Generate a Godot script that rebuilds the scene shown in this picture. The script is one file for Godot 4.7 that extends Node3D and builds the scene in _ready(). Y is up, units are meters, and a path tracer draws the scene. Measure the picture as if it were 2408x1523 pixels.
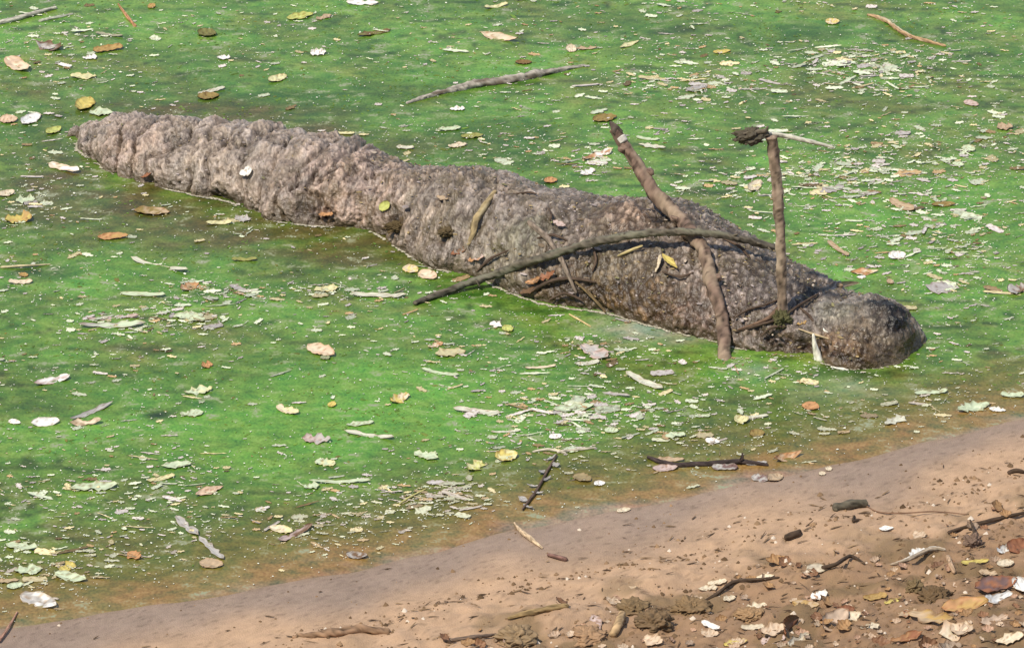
extends Node3D
# A mud-caked crocodile half sunk in an algae-covered pond, seen from a raised bank through a long lens.

const DIST := 9.0
const TILT := 24.0
const HALF := 0.0597356          # tan of half the vertical field of view
var eye := Vector3(0, DIST * sin(deg_to_rad(TILT)), DIST * cos(deg_to_rad(TILT)))
var fwd := Vector3(0, -sin(deg_to_rad(TILT)), -cos(deg_to_rad(TILT)))
var upv := Vector3(0, cos(deg_to_rad(TILT)), -sin(deg_to_rad(TILT)))

# the crocodile's back line on the water: share of its length, sideways offset, half width, height
const BODY := [
	[0.000, -0.0131, 0.0160, 0.0127], [0.012, -0.0190, 0.0219, 0.0198], [0.030, -0.0073, 0.0513, 0.0351], [0.060, -0.0024, 0.0739, 0.0538],
	[0.100, 0.0074, 0.0973, 0.0667], [0.150, 0.0036, 0.1094, 0.0765], [0.200, -0.0052, 0.1172, 0.0870], [0.250, -0.0101, 0.1165, 0.0895],
	[0.300, 0.0010, 0.1354, 0.0976], [0.350, -0.0049, 0.1213, 0.0972], [0.400, -0.0130, 0.0997, 0.0880], [0.450, -0.0051, 0.1295, 0.1013],
	[0.500, 0.0072, 0.1584, 0.1101], [0.550, 0.0067, 0.1543, 0.1040], [0.600, 0.0148, 0.1720, 0.1071], [0.650, 0.0108, 0.1866, 0.1170],
	[0.700, -0.0097, 0.1849, 0.1277], [0.750, 0.0079, 0.1728, 0.1160], [0.790, 0.0213, 0.1615, 0.1010], [0.830, 0.0321, 0.1478, 0.0852],
	[0.855, 0.0405, 0.1440, 0.0771], [0.875, 0.0445, 0.1363, 0.0705], [0.895, 0.0469, 0.1241, 0.0634], [0.920, 0.0364, 0.1150, 0.0597],
	[0.945, 0.0438, 0.1227, 0.0604], [0.965, 0.0537, 0.1068, 0.0643], [0.980, 0.0548, 0.0896, 0.0526], [0.992, 0.0550, 0.0688, 0.0289],
	[1.000, 0.0501, 0.0394, -0.0113]]
const TAIL := Vector3(-0.7995, 0, -0.8350)
const SNOUT := Vector3(0.6886, 0, 0.0766)
var along := (SNOUT - TAIL).normalized()
var side := Vector3(-along.z, 0, along.x)        # from the spine towards the near flank
var body_len := TAIL.distance_to(SNOUT)
const EXPO := 1.75

const PAL := {
	"white": Vector3(.74, .74, .70), "cream": Vector3(.66, .55, .37), "peach": Vector3(.64, .44, .28), "yellow": Vector3(.60, .47, .06), "lime": Vector3(.48, .52, .08),
	"paleyellow": Vector3(.62, .59, .27), "ochre": Vector3(.46, .27, .05), "orange": Vector3(.52, .24, .07), "tan": Vector3(.46, .32, .18), "brown": Vector3(.16, .08, .03),
	"grey": Vector3(.40, .38, .35), "palegreen": Vector3(.48, .58, .36), "olive": Vector3(.24, .24, .05), "pink": Vector3(.50, .37, .33), "straw": Vector3(.55, .55, .42),
	"purple": Vector3(.17, .09, .08), "rust": Vector3(.30, .10, .03)}

var noise := FastNoiseLite.new()
var cell := FastNoiseLite.new()
var rng := RandomNumberGenerator.new()
var names := {}
var shore: Array[Vector3] = []
var m_leaf: StandardMaterial3D
var m_bark: StandardMaterial3D
var m_mud: StandardMaterial3D
var m_soil: StandardMaterial3D
var m_bits: StandardMaterial3D

# ---------------------------------------------------------------- helpers
func tag(o: Node, label: String, category: String, group := "") -> void:
	o.set_meta("label", label)
	o.set_meta("category", category)
	if group: o.set_meta("group", group)

func put(o: Node3D, called: String, parent: Node = self) -> void:
	if parent == self:
		var k: int = names.get(called, 0)
		names[called] = k + 1
		o.name = called if k == 0 else "%s_%03d" % [called, k]
	else:
		o.name = called
	parent.add_child(o, true)

func obj(called: String, mesh: Mesh, m: Material, parent: Node = self) -> MeshInstance3D:
	var o := MeshInstance3D.new()
	o.mesh = mesh
	o.material_override = m
	put(o, called, parent)
	return o

func ray(px: float, py: float) -> Vector3:
	return (fwd + Vector3.RIGHT * ((px - 1204.0) / 761.5 * HALF) + upv * ((761.5 - py) / 761.5 * HALF)).normalized()

func on_plane(px: float, py: float, h := 0.0) -> Vector3:
	var d := ray(px, py)
	return eye + d * ((h - eye.y) / d.y)

func on_depth(px: float, py: float, z: float) -> Vector3:
	var d := ray(px, py)
	return eye + d * ((z - eye.z) / d.z)

func body_at(s: float) -> Vector3:
	var n := BODY.size()
	var i := 0
	while i < n - 2 and BODY[i + 1][0] < s: i += 1
	var a: Array = BODY[i]
	var b: Array = BODY[i + 1]
	var p: Array = BODY[maxi(i - 1, 0)]
	var q: Array = BODY[mini(i + 2, n - 1)]
	var r := Vector3.ZERO
	var w := clampf((s - a[0]) / (b[0] - a[0]), 0, 1)
	for k in 3:
		r[k] = cubic_interpolate_in_time(a[k + 1], b[k + 1], p[k + 1], q[k + 1], w, b[0] - a[0], p[0] - a[0], q[0] - a[0]) if p != a and q != b else lerpf(a[k + 1], b[k + 1], w)
	return r

func body_y(x: float, z: float) -> float:
	var r := Vector3(x, 0, z) - TAIL
	var s := r.dot(along) / body_len
	if s < 0.0 or s > 1.0: return -1.0
	var b := body_at(s)
	var l := absf(r.dot(side) - b.x) / maxf(b.y, 0.001)
	return -1.0 if l >= 1.0 else b.z * pow(1.0 - pow(l, EXPO), 1.0 / EXPO)

func shore_z(x: float) -> float:
	var n := shore.size()
	if x <= shore[0].x: return shore[0].z + (shore[0].x - x) * 0.2
	if x >= shore[n - 1].x: return shore[n - 1].z - (x - shore[n - 1].x) * 0.5
	for i in n - 1:
		if x < shore[i + 1].x:
			var w := (x - shore[i].x) / (shore[i + 1].x - shore[i].x)
			w = w * w * (3 - 2 * w) * 0.5 + w * 0.5
			return lerpf(shore[i].z, shore[i + 1].z, w)
	return 0.0

func land_y(x: float, z: float) -> float:
	var d := (z - shore_z(x)) * 0.88
	var h := d * 0.09 if d > 0 else d * 0.16
	h = maxf(h, -0.9)
	if d > 0.6: h += (d - 0.6) * 0.12
	if d > 8.0: h -= (d - 8.0) * 0.15
	var near := clampf(1.0 - maxf(absf(x), absf(z)) / 3.5, 0, 1)
	if near > 0 and d > -0.1:
		var rough := smoothstep(0.06, 0.36, d)
		h += noise.get_noise_2d(x * 9.0, z * 9.0) * 0.006 * smoothstep(-0.02, 0.1, d)
		h += rough * (maxf(noise.get_noise_2d(x * 26.0 + 40, z * 26.0), -0.1) * 0.026 + absf(noise.get_noise_2d(x * 70.0, z * 70.0 + 9)) * 0.013 + noise.get_noise_2d(x * 190.0, z * 190.0) * 0.004)
	return h

func surface_y(x: float, z: float) -> float:
	return maxf(maxf(body_y(x, z), land_y(x, z)), 0.0)

# the first thing the eye meets at a place of the photograph: back, bank or water
func spot(px: float, py: float, lift := 0.0) -> Vector3:
	var d := ray(px, py)
	var t := (0.35 - eye.y) / d.y
	while t < 30.0:
		var p := eye + d * t
		if p.y <= surface_y(p.x, p.z) + lift:
			return p
		t += 0.002
	return on_plane(px, py)

func mat(rough := 0.8, spec := 0.4) -> StandardMaterial3D:
	var m := StandardMaterial3D.new()
	m.vertex_color_use_as_albedo = true
	m.roughness = rough
	m.metallic_specular = spec
	return m

func noise_tex(freq: float, size: int, kind := FastNoiseLite.TYPE_SIMPLEX_SMOOTH, oct := 4, lo := Color(0, 0, 0), hi := Color(1, 1, 1), seed_ := 3) -> Texture2D:
	var n := FastNoiseLite.new()
	n.noise_type = kind
	n.seed = seed_
	n.frequency = freq
	n.fractal_octaves = oct
	var im := n.get_seamless_image(size, size)
	im.convert(Image.FORMAT_RGBA8)
	var b := im.get_data()
	for i in range(0, b.size(), 4):
		var c := lo.lerp(hi, b[i] / 255.0)
		b[i] = int(c.r * 255); b[i + 1] = int(c.g * 255); b[i + 2] = int(c.b * 255); b[i + 3] = 255
	return ImageTexture.create_from_image(Image.create_from_data(size, size, false, Image.FORMAT_RGBA8, b))

func grid_mesh(pos: PackedVector3Array, col: PackedColorArray, nu: int, nv: int, uv := PackedVector2Array(), wrap := false) -> ArrayMesh:
	# nu rows of nv points
	var st := SurfaceTool.new()
	st.begin(Mesh.PRIMITIVE_TRIANGLES)
	for i in pos.size():
		st.set_color(col[i])
		if uv.size(): st.set_uv(uv[i])
		st.add_vertex(pos[i])
	for i in nu - 1:
		for j in (nv if wrap else nv - 1):
			var k := (j + 1) % nv
			var a := i * nv + j
			var b := i * nv + k
			var c := a + nv
			var d := b + nv
			st.add_index(a); st.add_index(b); st.add_index(c)
			st.add_index(b); st.add_index(d); st.add_index(c)
	st.generate_normals()
	return st.commit()

func v2c(v: Vector3) -> Color: return Color(clampf(v.x, 0, 1), clampf(v.y, 0, 1), clampf(v.z, 0, 1))

# ---------------------------------------------------------------- leaves
# a thin closed blade along x: top and bottom skin with a rim, bent along its length and creased along its midrib
func leaf_mesh(length: float, width: float, shape: String, tint: Vector3, curl: float, sd: int, second := Vector3(-1, 0, 0)) -> ArrayMesh:
	var nu := 15
	var nv := 7
	var pos := PackedVector3Array()
	var col := PackedColorArray()
	var o := sd * 13.7
	for layer in 2:
		for i in nu:
			var u := lerpf(-1, 1, float(i) / (nu - 1))
			var w := 0.0
			match shape:
				"oval": w = pow(maxf(1.0 - pow(absf(u), 2.2), 0), 0.62) * (1.0 - 0.12 * u)
				"point": w = pow(maxf(1.0 - absf(u + 0.12 * (1 - u * u)), 0), 0.75) * 1.15
				"round": w = sqrt(maxf(1.0 - u * u, 0))
				"strip": w = pow(maxf(1.0 - pow(absf(u), 8.0), 0), 0.5) * (0.8 + 0.3 * noise.get_noise_2d(u * 20 + o, 1))
				"torn": w = pow(maxf(1.0 - pow(absf(u), 2.6), 0), 0.6) * clampf(0.80 + 0.75 * noise.get_noise_2d(u * 11.0 + o, 4.0), 0.3, 1.3)
			for j in nv:
				var v := lerpf(-1, 1, float(j) / (nv - 1))
				var jag := 1.0
				if absf(v) > 0.6: jag = 1.0 + ((0.34 if shape == "torn" else 0.14) * noise.get_noise_2d(u * 11 + o, v * 30) + (0.10 if shape == "torn" else 0.03) * noise.get_noise_2d(u * 45 + o, v * 30)) * (absf(v) - 0.6) * 2.5
				var off := 0.10 * noise.get_noise_2d(u * 12 + o, 77.0)
				var p := Vector3(u * length * 0.5, 0, (v * w * jag + off) * width * 0.5)
				p.y = curl * (u * u - 0.3) * length * 0.5 + absf(v) * w * width * 0.11 * (1.0 + curl)
				p.y += noise.get_noise_2d(u * 16 + o, v * 11) * width * 0.10
				p.y += noise.get_noise_2d(u * 5 + o, 9) * length * 0.035
				if layer == 1: p.y -= 0.0011 * (1.0 - 0.8 * absf(v))
				pos.append(p)
				var blot := noise.get_noise_2d(u * 14 + o * 1.3, v * 9 + 50)
				var c := tint * (0.92 + 0.40 * blot)
				if second.x >= 0: c = c.lerp(second, smoothstep(-0.15, 0.25, noise.get_noise_2d(u * 9 + o, v * 5 + 9) + u * 0.3))
				if absf(v) < 0.05 and shape != "strip": c *= 1.10
				if absf(v) > 0.9 or absf(u) > 0.93: c *= Vector3(0.9, 0.82, 0.72)
				if noise.get_noise_2d(u * 34 + o, v * 22 + 5) > 0.38: c *= Vector3(0.62, 0.5, 0.4)
				col.append(v2c(c))
	var st := SurfaceTool.new()
	st.begin(Mesh.PRIMITIVE_TRIANGLES)
	for i in pos.size():
		st.set_color(col[i])
		st.add_vertex(pos[i])
	var half := nu * nv
	for i in nu - 1:
		for j in nv - 1:
			var a := i * nv + j
			for q in [a, a + nv, a + 1, a + 1, a + nv, a + nv + 1]: st.add_index(q)
			a += half
			for q in [a, a + 1, a + nv, a + 1, a + nv + 1, a + nv]: st.add_index(q)
		for e in [0, nv - 1]:
			var a: int = i * nv + e
			var b: int = a + nv
			for q in [a, b, a + half, b, b + half, a + half]: st.add_index(q)
	for i in [0, nu - 1]:
		for j in nv - 1:
			var a: int = i * nv + j
			for q in [a, a + 1, a + half, a + 1, a + 1 + half, a + half]: st.add_index(q)
	st.generate_normals()
	return st.commit()

func dull(c: Vector3) -> Vector3:
	var l := c.x * 0.3 + c.y * 0.6 + c.z * 0.1
	return c.lerp(Vector3(l * 1.1, l, l * 0.8), 0.22)

# row: x1 y1 x2 y2 (its two ends in the photograph), seen height, shape, colour, roll, label [, curl, second colour]
func leaf(row: Array, called := "fallen_leaf", group := "", lift := 0.0015, cat := "leaf") -> MeshInstance3D:
	var a := spot(row[0], row[1], lift)
	var b := spot(row[2], row[3], lift)
	var mid := (a + b) * 0.5
	var dx := b - a
	var roll: float = row[7]
	var wide: float = row[4] * 0.00071 / sin(deg_to_rad(TILT + absf(roll)))
	var x := dx.normalized()
	var zax := (Vector3(0, 0, 1) - x * x.z)
	zax.y = 0 if absf(zax.y) < 0.01 else zax.y
	if zax.length() < 0.25: zax = Vector3.UP.cross(x) * -1.0
	zax = zax.normalized()
	var yax := zax.cross(x).normalized()
	var basis_ := Basis(x, yax, zax)
	basis_ = basis_.rotated(x, deg_to_rad(roll))
	var sd := int(row[0] * 3 + row[1] * 7)
	var second: Vector3 = dull(PAL[row[10]]) if row.size() > 10 else Vector3(-1, 0, 0)
	var tint := dull(PAL[row[6]])
	if roll <= 4.0: tint = tint.lerp(Vector3(.14, .125, .03), 0.55)
	wide *= 0.86
	var o := MeshInstance3D.new()
	o.mesh = leaf_mesh(dx.length() * 0.95, wide, row[5], tint, row[9] if row.size() > 9 else 0.12, sd, second)
	o.material_override = m_leaf
	o.transform = Transform3D(basis_, mid + Vector3(0, wide * 0.26 * absf(sin(deg_to_rad(roll))), 0))
	put(o, called)
	tag(o, row[8], cat, group)
	return o

# ---------------------------------------------------------------- twigs
func tube(pts: Array, radii: Array, tint: Vector3, sd: int, bump := 0.14, ring := 0.0, second := Vector3(-1, 0, 0)) -> ArrayMesh:
	var cv := Curve3D.new()
	var n := pts.size()
	for i in n:
		var tang: Vector3 = (pts[mini(i + 1, n - 1)] - pts[maxi(i - 1, 0)]) * (1.0 / 6.0 if i > 0 and i < n - 1 else 0.3)
		cv.add_point(pts[i], -tang, tang)
	var total := 0.0
	var cum := [0.0]
	for i in n - 1:
		total += pts[i].distance_to(pts[i + 1])
		cum.append(total)
	var steps := clampi(int(total / 0.0035), 8, 170)
	var nv := 12
	var pos := PackedVector3Array()
	var col := PackedColorArray()
	for k in steps + 1:
		var f := float(k) / steps
		var l := f * cv.get_baked_length()
		var p := cv.sample_baked(l, true)
		var q := cv.sample_baked(minf(l + 0.004, cv.get_baked_length()), true) - cv.sample_baked(maxf(l - 0.004, 0), true)
		var t := q.normalized()
		var a := t.cross(Vector3.UP if absf(t.y) < 0.9 else Vector3.BACK).normalized()
		var b := a.cross(t).normalized()
		var s := f * total
		var i := 0
		while i < n - 2 and cum[i + 1] < s: i += 1
		var r := lerpf(radii[mini(i, radii.size() - 1)], radii[mini(i + 1, radii.size() - 1)], clampf((s - cum[i]) / maxf(cum[i + 1] - cum[i], 1e-5), 0, 1))
		var knot := 1.0 + 0.14 * noise.get_noise_2d(s * 90 + sd * 9.1, 2.0) + 0.5 * maxf(noise.get_noise_2d(s * 210 + sd * 5.1, 8.0) - 0.3, 0)
		p += (a * noise.get_noise_2d(s * 45 + sd * 4.0, 60.0) + b * noise.get_noise_2d(s * 45 + sd * 4.0, 90.0)) * r * 0.6 * sin(PI * f)
		if k == 0 or k == steps: r *= 0.55
		for j in nv:
			var an := TAU * j / nv
			var dir := a * cos(an) + b * sin(an)
			var nz := noise.get_noise_3d(s * 260 + sd * 3.3, cos(an) * 8.0, sin(an) * 8.0)
			var groove := noise.get_noise_3d(s * 700 + sd, cos(an) * 22.0, sin(an) * 22.0)
			pos.append(p + dir * r * (knot + bump * nz * 1.6 + bump * 0.8 * groove))
			var c := tint * (1.0 + 0.95 * nz + 0.60 * groove)
			if second.x >= 0: c = c.lerp(second * (1 + 0.4 * groove), smoothstep(0.0, 0.3, noise.get_noise_3d(s * 75 + sd, cos(an) * 2.4 + 8, sin(an) * 2.4)))
			if ring > 0 and noise.get_noise_3d(s * 330 + sd * 2.2, cos(an) * 3.0, sin(an) * 3.0) > 0.34: c *= 1.0 - ring
			col.append(v2c(c))
	# closed ends
	var st := SurfaceTool.new()
	st.begin(Mesh.PRIMITIVE_TRIANGLES)
	for i in pos.size():
		st.set_color(col[i])
		st.add_vertex(pos[i])
	for i in steps:
		for j in nv:
			var k := (j + 1) % nv
			for q in [i * nv + j, i * nv + k, i * nv + nv + j, i * nv + k, i * nv + nv + k, i * nv + nv + j]: st.add_index(q)
	for e in [0, steps]:
		var c := Vector3.ZERO
		for j in nv: c += pos[e * nv + j] / nv
		st.set_color(v2c(tint * 1.25))
		st.add_vertex(c)
		var idx: int = pos.size() + (0 if e == 0 else 1)
		for j in nv:
			var k := (j + 1) % nv
			var tri: Array = [idx, e * nv + k, e * nv + j] if e == 0 else [idx, e * nv + j, e * nv + k]
			for q in tri: st.add_index(q)
	st.generate_normals()
	return st.commit()

# points: [x, y, lift] in the photograph; the twig lies that far above what is there
func twig(pts: Array, radii: Array, tint: Vector3, label: String, called := "twig", group := "", bump := 0.16, second := Vector3(-1, 0, 0)) -> MeshInstance3D:
	var w := []
	for p in pts: w.append(spot(p[0], p[1], p[2]))
	var o := obj(called, tube(w, radii, tint, int(pts[0][0] + pts[0][1]), bump, 0.3, second), m_bark)
	tag(o, label, "branch" if called == "branch" else "stalk" if called.begins_with("straw") else "twig", group)
	return o

# ---------------------------------------------------------------- lumps of earth
func lump_mesh(r: Vector3, tint: Vector3, sd: int, rough := 0.45) -> ArrayMesh:
	var nu := 40
	var nv := 56
	var pos := PackedVector3Array()
	var col := PackedColorArray()
	for i in nu:
		var la := lerpf(-PI / 2, PI / 2, float(i) / (nu - 1))
		for j in nv:
			var lo := TAU * j / nv
			var d := Vector3(cos(la) * cos(lo), sin(la), cos(la) * sin(lo))
			var k := 1.0 + rough * noise.get_noise_3dv(d * 9.0 + Vector3(sd * 3.1, 0, 0)) + rough * 0.45 * noise.get_noise_3dv(d * 26.0 + Vector3(0, sd * 2.0, 0)) + rough * 0.14 * noise.get_noise_3dv(d * 60.0)
			pos.append(d * r * k)
			col.append(v2c(tint * (0.95 + 0.6 * noise.get_noise_3dv(d * 40.0 + Vector3(sd, 9, 0)))))
	return grid_mesh(pos, col, nu, nv, PackedVector2Array(), true)

func clod(px: float, py: float, w: float, h: float, tint: Vector3, label: String) -> void:
	var p := spot(px, py + h * 0.35)
	var o := obj("soil_clod", lump_mesh(Vector3(w * 0.00031, h * 0.00028, w * 0.00028), tint * 1.15, int(px), 0.6), m_soil)
	o.position = p + Vector3(0, h * 0.00008, 0)
	o.rotation.y = px
	tag(o, label, "clod", "clods of earth on the bank")

# ---------------------------------------------------------------- scattered bits
func bit_mesh(sd: int, thick: float, n := 7) -> ArrayMesh:
	# an irregular little flake with a domed top
	var st := SurfaceTool.new()
	st.begin(Mesh.PRIMITIVE_TRIANGLES)
	var r := RandomNumberGenerator.new()
	r.seed = sd
	var ring := []
	for i in n:
		var a := -TAU * i / n
		var q := r.randf_range(0.62, 1.15)
		ring.append(Vector3(cos(a) * 0.5 * q, r.randf_range(-0.3, 0.3) * thick, sin(a) * 0.5 * q))
	var top := Vector3(r.randf_range(-.1, .1), thick, r.randf_range(-.1, .1))
	var low := Vector3(0, -thick, 0)
	for i in n:
		var a: Vector3 = ring[i]
		var b: Vector3 = ring[(i + 1) % n]
		for p in [top, b, a]:
			st.set_color(Color.WHITE); st.set_smooth_group(1); st.add_vertex(p)
		for p in [low, a, b]:
			st.set_color(Color.WHITE); st.set_smooth_group(2); st.add_vertex(p)
	st.generate_normals()
	return st.commit()

func scatter(called: String, label: String, category: String, mesh: Mesh, m: Material, where: Array, tints: PackedColorArray) -> void:
	var mm := MultiMesh.new()
	mm.transform_format = MultiMesh.TRANSFORM_3D
	mm.use_colors = true
	mm.mesh = mesh
	mm.instance_count = where.size()
	for i in where.size():
		mm.set_instance_transform(i, where[i])
		mm.set_instance_color(i, tints[i])
	var o := MultiMeshInstance3D.new()
	o.multimesh = mm
	o.material_override = m
	o.set_meta("kind", "stuff")
	put(o, called)
	tag(o, label, category)

func gauss(px: float, py: float, rx: float, ry: float, x: float, z: float) -> float:
	# how strongly a patch centred at a place of the water reaches x, z; rx, ry as seen in the photograph
	var c := on_plane(px, py)
	var a := (x - c.x) / (rx * 0.00071)
	var b := (z - c.z) / (ry * 0.00177)
	return exp(-(a * a + b * b))

# ================================================================ the scene
func _ready() -> void:
	var cam := Camera3D.new()
	cam.name = "camera"
	cam.fov = rad_to_deg(2.0 * atan(HALF))
	cam.near = 0.5
	cam.far = 400.0
	add_child(cam)
	cam.look_at_from_position(eye, Vector3.ZERO, Vector3.UP)
	cam.current = true

	var env := Environment.new()
	env.background_mode = Environment.BG_SKY
	var sm := ProceduralSkyMaterial.new()
	sm.sky_top_color = Color(0.52, 0.60, 0.74)
	sm.sky_horizon_color = Color(0.78, 0.82, 0.84)
	sm.ground_horizon_color = Color(0.55, 0.56, 0.5)
	sm.ground_bottom_color = Color(0.3, 0.3, 0.25)
	sm.sky_curve = 0.2
	sm.sky_energy_multiplier = 1.05
	env.sky = Sky.new()
	env.sky.sky_material = sm
	env.tonemap_mode = Environment.TONE_MAPPER_LINEAR
	env.tonemap_exposure = 1.18
	env.sdfgi_enabled = true
	env.ssao_enabled = true
	env.ssil_enabled = true
	var we := WorldEnvironment.new()
	we.name = "world"
	we.environment = env
	add_child(we)

	var sun := DirectionalLight3D.new()
	sun.name = "sun"
	sun.light_energy = 1.2
	sun.light_color = Color(1.0, 0.96, 0.90)
	sun.light_angular_distance = 1.5
	sun.shadow_enabled = true
	add_child(sun)
	sun.look_at_from_position(Vector3(-0.38, 0.84, 0.40), Vector3.ZERO, Vector3.UP)

	noise.seed = 11
	noise.noise_type = FastNoiseLite.TYPE_SIMPLEX_SMOOTH
	noise.frequency = 0.15
	noise.fractal_octaves = 3
	cell.seed = 5
	cell.noise_type = FastNoiseLite.TYPE_CELLULAR
	cell.frequency = 1.0
	cell.cellular_return_type = FastNoiseLite.RETURN_DISTANCE
	cell.fractal_type = FastNoiseLite.FRACTAL_NONE
	rng.seed = 2024
	for p in [[-700, 1600], [0, 1478], [400, 1418], [800, 1352], [1000, 1304], [1200, 1250], [1500, 1192], [1800, 1128], [2000, 1086], [2200, 1036], [2408, 986], [3000, 830]]:
		shore.append(on_plane(p[0], p[1]))
	materials()
	build_ground()
	build_water()
	build_crocodile()
	build_sticks()
	build_leaves()
	build_bank_things()
	build_bits()

func materials() -> void:
	m_leaf = mat(0.62, 0.45)
	m_leaf.cull_mode = BaseMaterial3D.CULL_DISABLED
	m_bark = mat(0.85, 0.3)
	m_soil = mat(0.95, 0.2)
	m_bits = mat(0.7, 0.4)
	m_mud = mat(0.46, 0.5)
	m_mud.heightmap_enabled = true
	m_mud.heightmap_texture = noise_tex(0.045, 512, FastNoiseLite.TYPE_SIMPLEX_SMOOTH, 5)
	m_mud.heightmap_scale = 0.35
	m_mud.uv1_triplanar = true
	m_mud.uv1_world_triplanar = true
	m_mud.uv1_scale = Vector3(5, 5, 5)
	m_mud.albedo_texture = noise_tex(0.05, 512, FastNoiseLite.TYPE_SIMPLEX_SMOOTH, 5, Color(.72, .70, .68), Color(1, 1, 1), 8)

# ---------------------------------------------------------------- bank and pond bed
func axis(lo: float, hi: float, step: float, reach: float) -> PackedFloat32Array:
	var a := PackedFloat32Array()
	var out := []
	var d := step
	var p := lo
	while p > -reach:
		d *= 1.6
		p -= d
		out.push_front(p)
	for v in out: a.append(v)
	p = lo
	while p <= hi:
		a.append(p)
		p += step
	d = step
	while p < reach:
		a.append(p)
		d *= 1.6
		p += d
	return a

func build_ground() -> void:
	var xs := axis(-1.25, 1.35, 0.0055, 90.0)
	var zs := axis(0.1, 2.2, 0.0065, 90.0)
	var pos := PackedVector3Array()
	var col := PackedColorArray()
	for z in zs:
		for x in xs:
			var y := land_y(x, z)
			var d := (z - shore_z(x)) * 0.88
			var n1 := noise.get_noise_2d(x * 14, z * 14 + 30)
			var n2 := noise.get_noise_2d(x * 90, z * 90)
			var n3 := noise.get_noise_2d(x * 420, z * 420 + 7)
			var wet := Vector3(.290, .212, .158)
			var dry := Vector3(.44, .29, .178)
			var litter := Vector3(.285, .178, .102)
			var c := wet.lerp(dry, smoothstep(0.03, 0.20, d + n1 * 0.10))
			c = c.lerp(litter, smoothstep(0.30, 0.5, d + n1 * 0.2))
			c *= 1.0 + 0.14 * n2 + 0.20 * n3 + 0.10 * n1
			c = c.lerp(Vector3(.15, .105, .05), clampf(smoothstep(0.05, 0.4, noise.get_noise_2d(x * 40 + 90, z * 40)) * smoothstep(0.2, 0.4, d), 0, 0.6))
			if n3 > 0.45: c *= 0.65
			c = c.lerp(Vector3(.20, .125, .04), smoothstep(0.02, -0.06, d))
			pos.append(Vector3(x, y, z))
			col.append(v2c(c))
	var m := mat(0.9, 0.25)
	m.heightmap_enabled = true
	m.heightmap_texture = noise_tex(0.06, 512, FastNoiseLite.TYPE_SIMPLEX_SMOOTH, 5)
	m.heightmap_scale = 0.10
	m.uv1_triplanar = true
	m.uv1_world_triplanar = true
	m.uv1_scale = Vector3(9, 9, 9)
	var o := obj("ground", grid_mesh(pos, col, zs.size(), xs.size()), m)
	o.set_meta("kind", "structure")
	tag(o, "sandy brown mud bank sloping into the pond", "bank")

# ---------------------------------------------------------------- water
# [x, y, rx, ry, colour index, strength]
const PATCH := [
	[650, 240, 420, 60, 0, .9], [1150, 330, 220, 55, 0, .9], [1900, 75, 160, 30, 0, 1.0], [700, 60, 160, 30, 0, .5], [1400, 60, 200, 30, 0, .4], [1290, 400, 80, 20, 0, .6], [1180, 160, 200, 30, 3, .5],  # dark green ones put likely tree shade into the algae colour
	[450, 268, 340, 36, 1, 1.0], [760, 312, 140, 24, 1, 1.0], [330, 480, 300, 70, 1, .95], [600, 550, 360, 55, 1, 1.0], [850, 590, 180, 50, 1, 1.0], [120, 420, 130, 110, 1, .9], [1080, 680, 120, 30, 0, .8], [1000, 350, 160, 26, 1, .6], [60, 300, 120, 90, 0, .5], [100, 210, 130, 50, 1, .4],
	[950, 940, 360, 110, 3, 1.0], [450, 970, 260, 60, 3, .5], [300, 640, 250, 50, 3, .6], [1150, 1010, 260, 60, 3, .7], [620, 1050, 300, 60, 3, .7], [2330, 480, 130, 130, 3, .5], [2100, 520, 260, 90, 3, .5], [1000, 180, 130, 20, 3, .7], [500, 90, 300, 30, 3, .45], [2220, 960, 130, 40, 3, .6],
	[1560, 772, 150, 32, 4, 1.0], [2010, 915, 130, 30, 4, .45], [1780, 870, 60, 20, 4, .4],
	[90, 640, 90, 22, 2, .8], [2332, 827, 25, 9, 2, 1.0], [370, 975, 40, 12, 2, .8], [120, 955, 70, 14, 2, .7], [480, 950, 60, 12, 2, .4], [1290, 700, 130, 14, 0, .9], [2010, 880, 140, 14, 2, .6], [1290, 430, 60, 12, 2, .4], [2330, 240, 60, 14, 2, .3], [620, 480, 300, 14, 2, .3],  # includes shadows beside leaves and below the arched branch, painted as water colour
	[1700, 1000, 300, 60, 1, .35], [1250, 1110, 300, 50, 1, .45], [900, 1210, 400, 50, 1, .4], [250, 1230, 350, 70, 1, .35], [1500, 880, 250, 60, 1, .25], [500, 800, 350, 50, 1, .3], [1900, 200, 400, 60, 1, .25], [2250, 300, 250, 100, 1, .3]]

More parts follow.
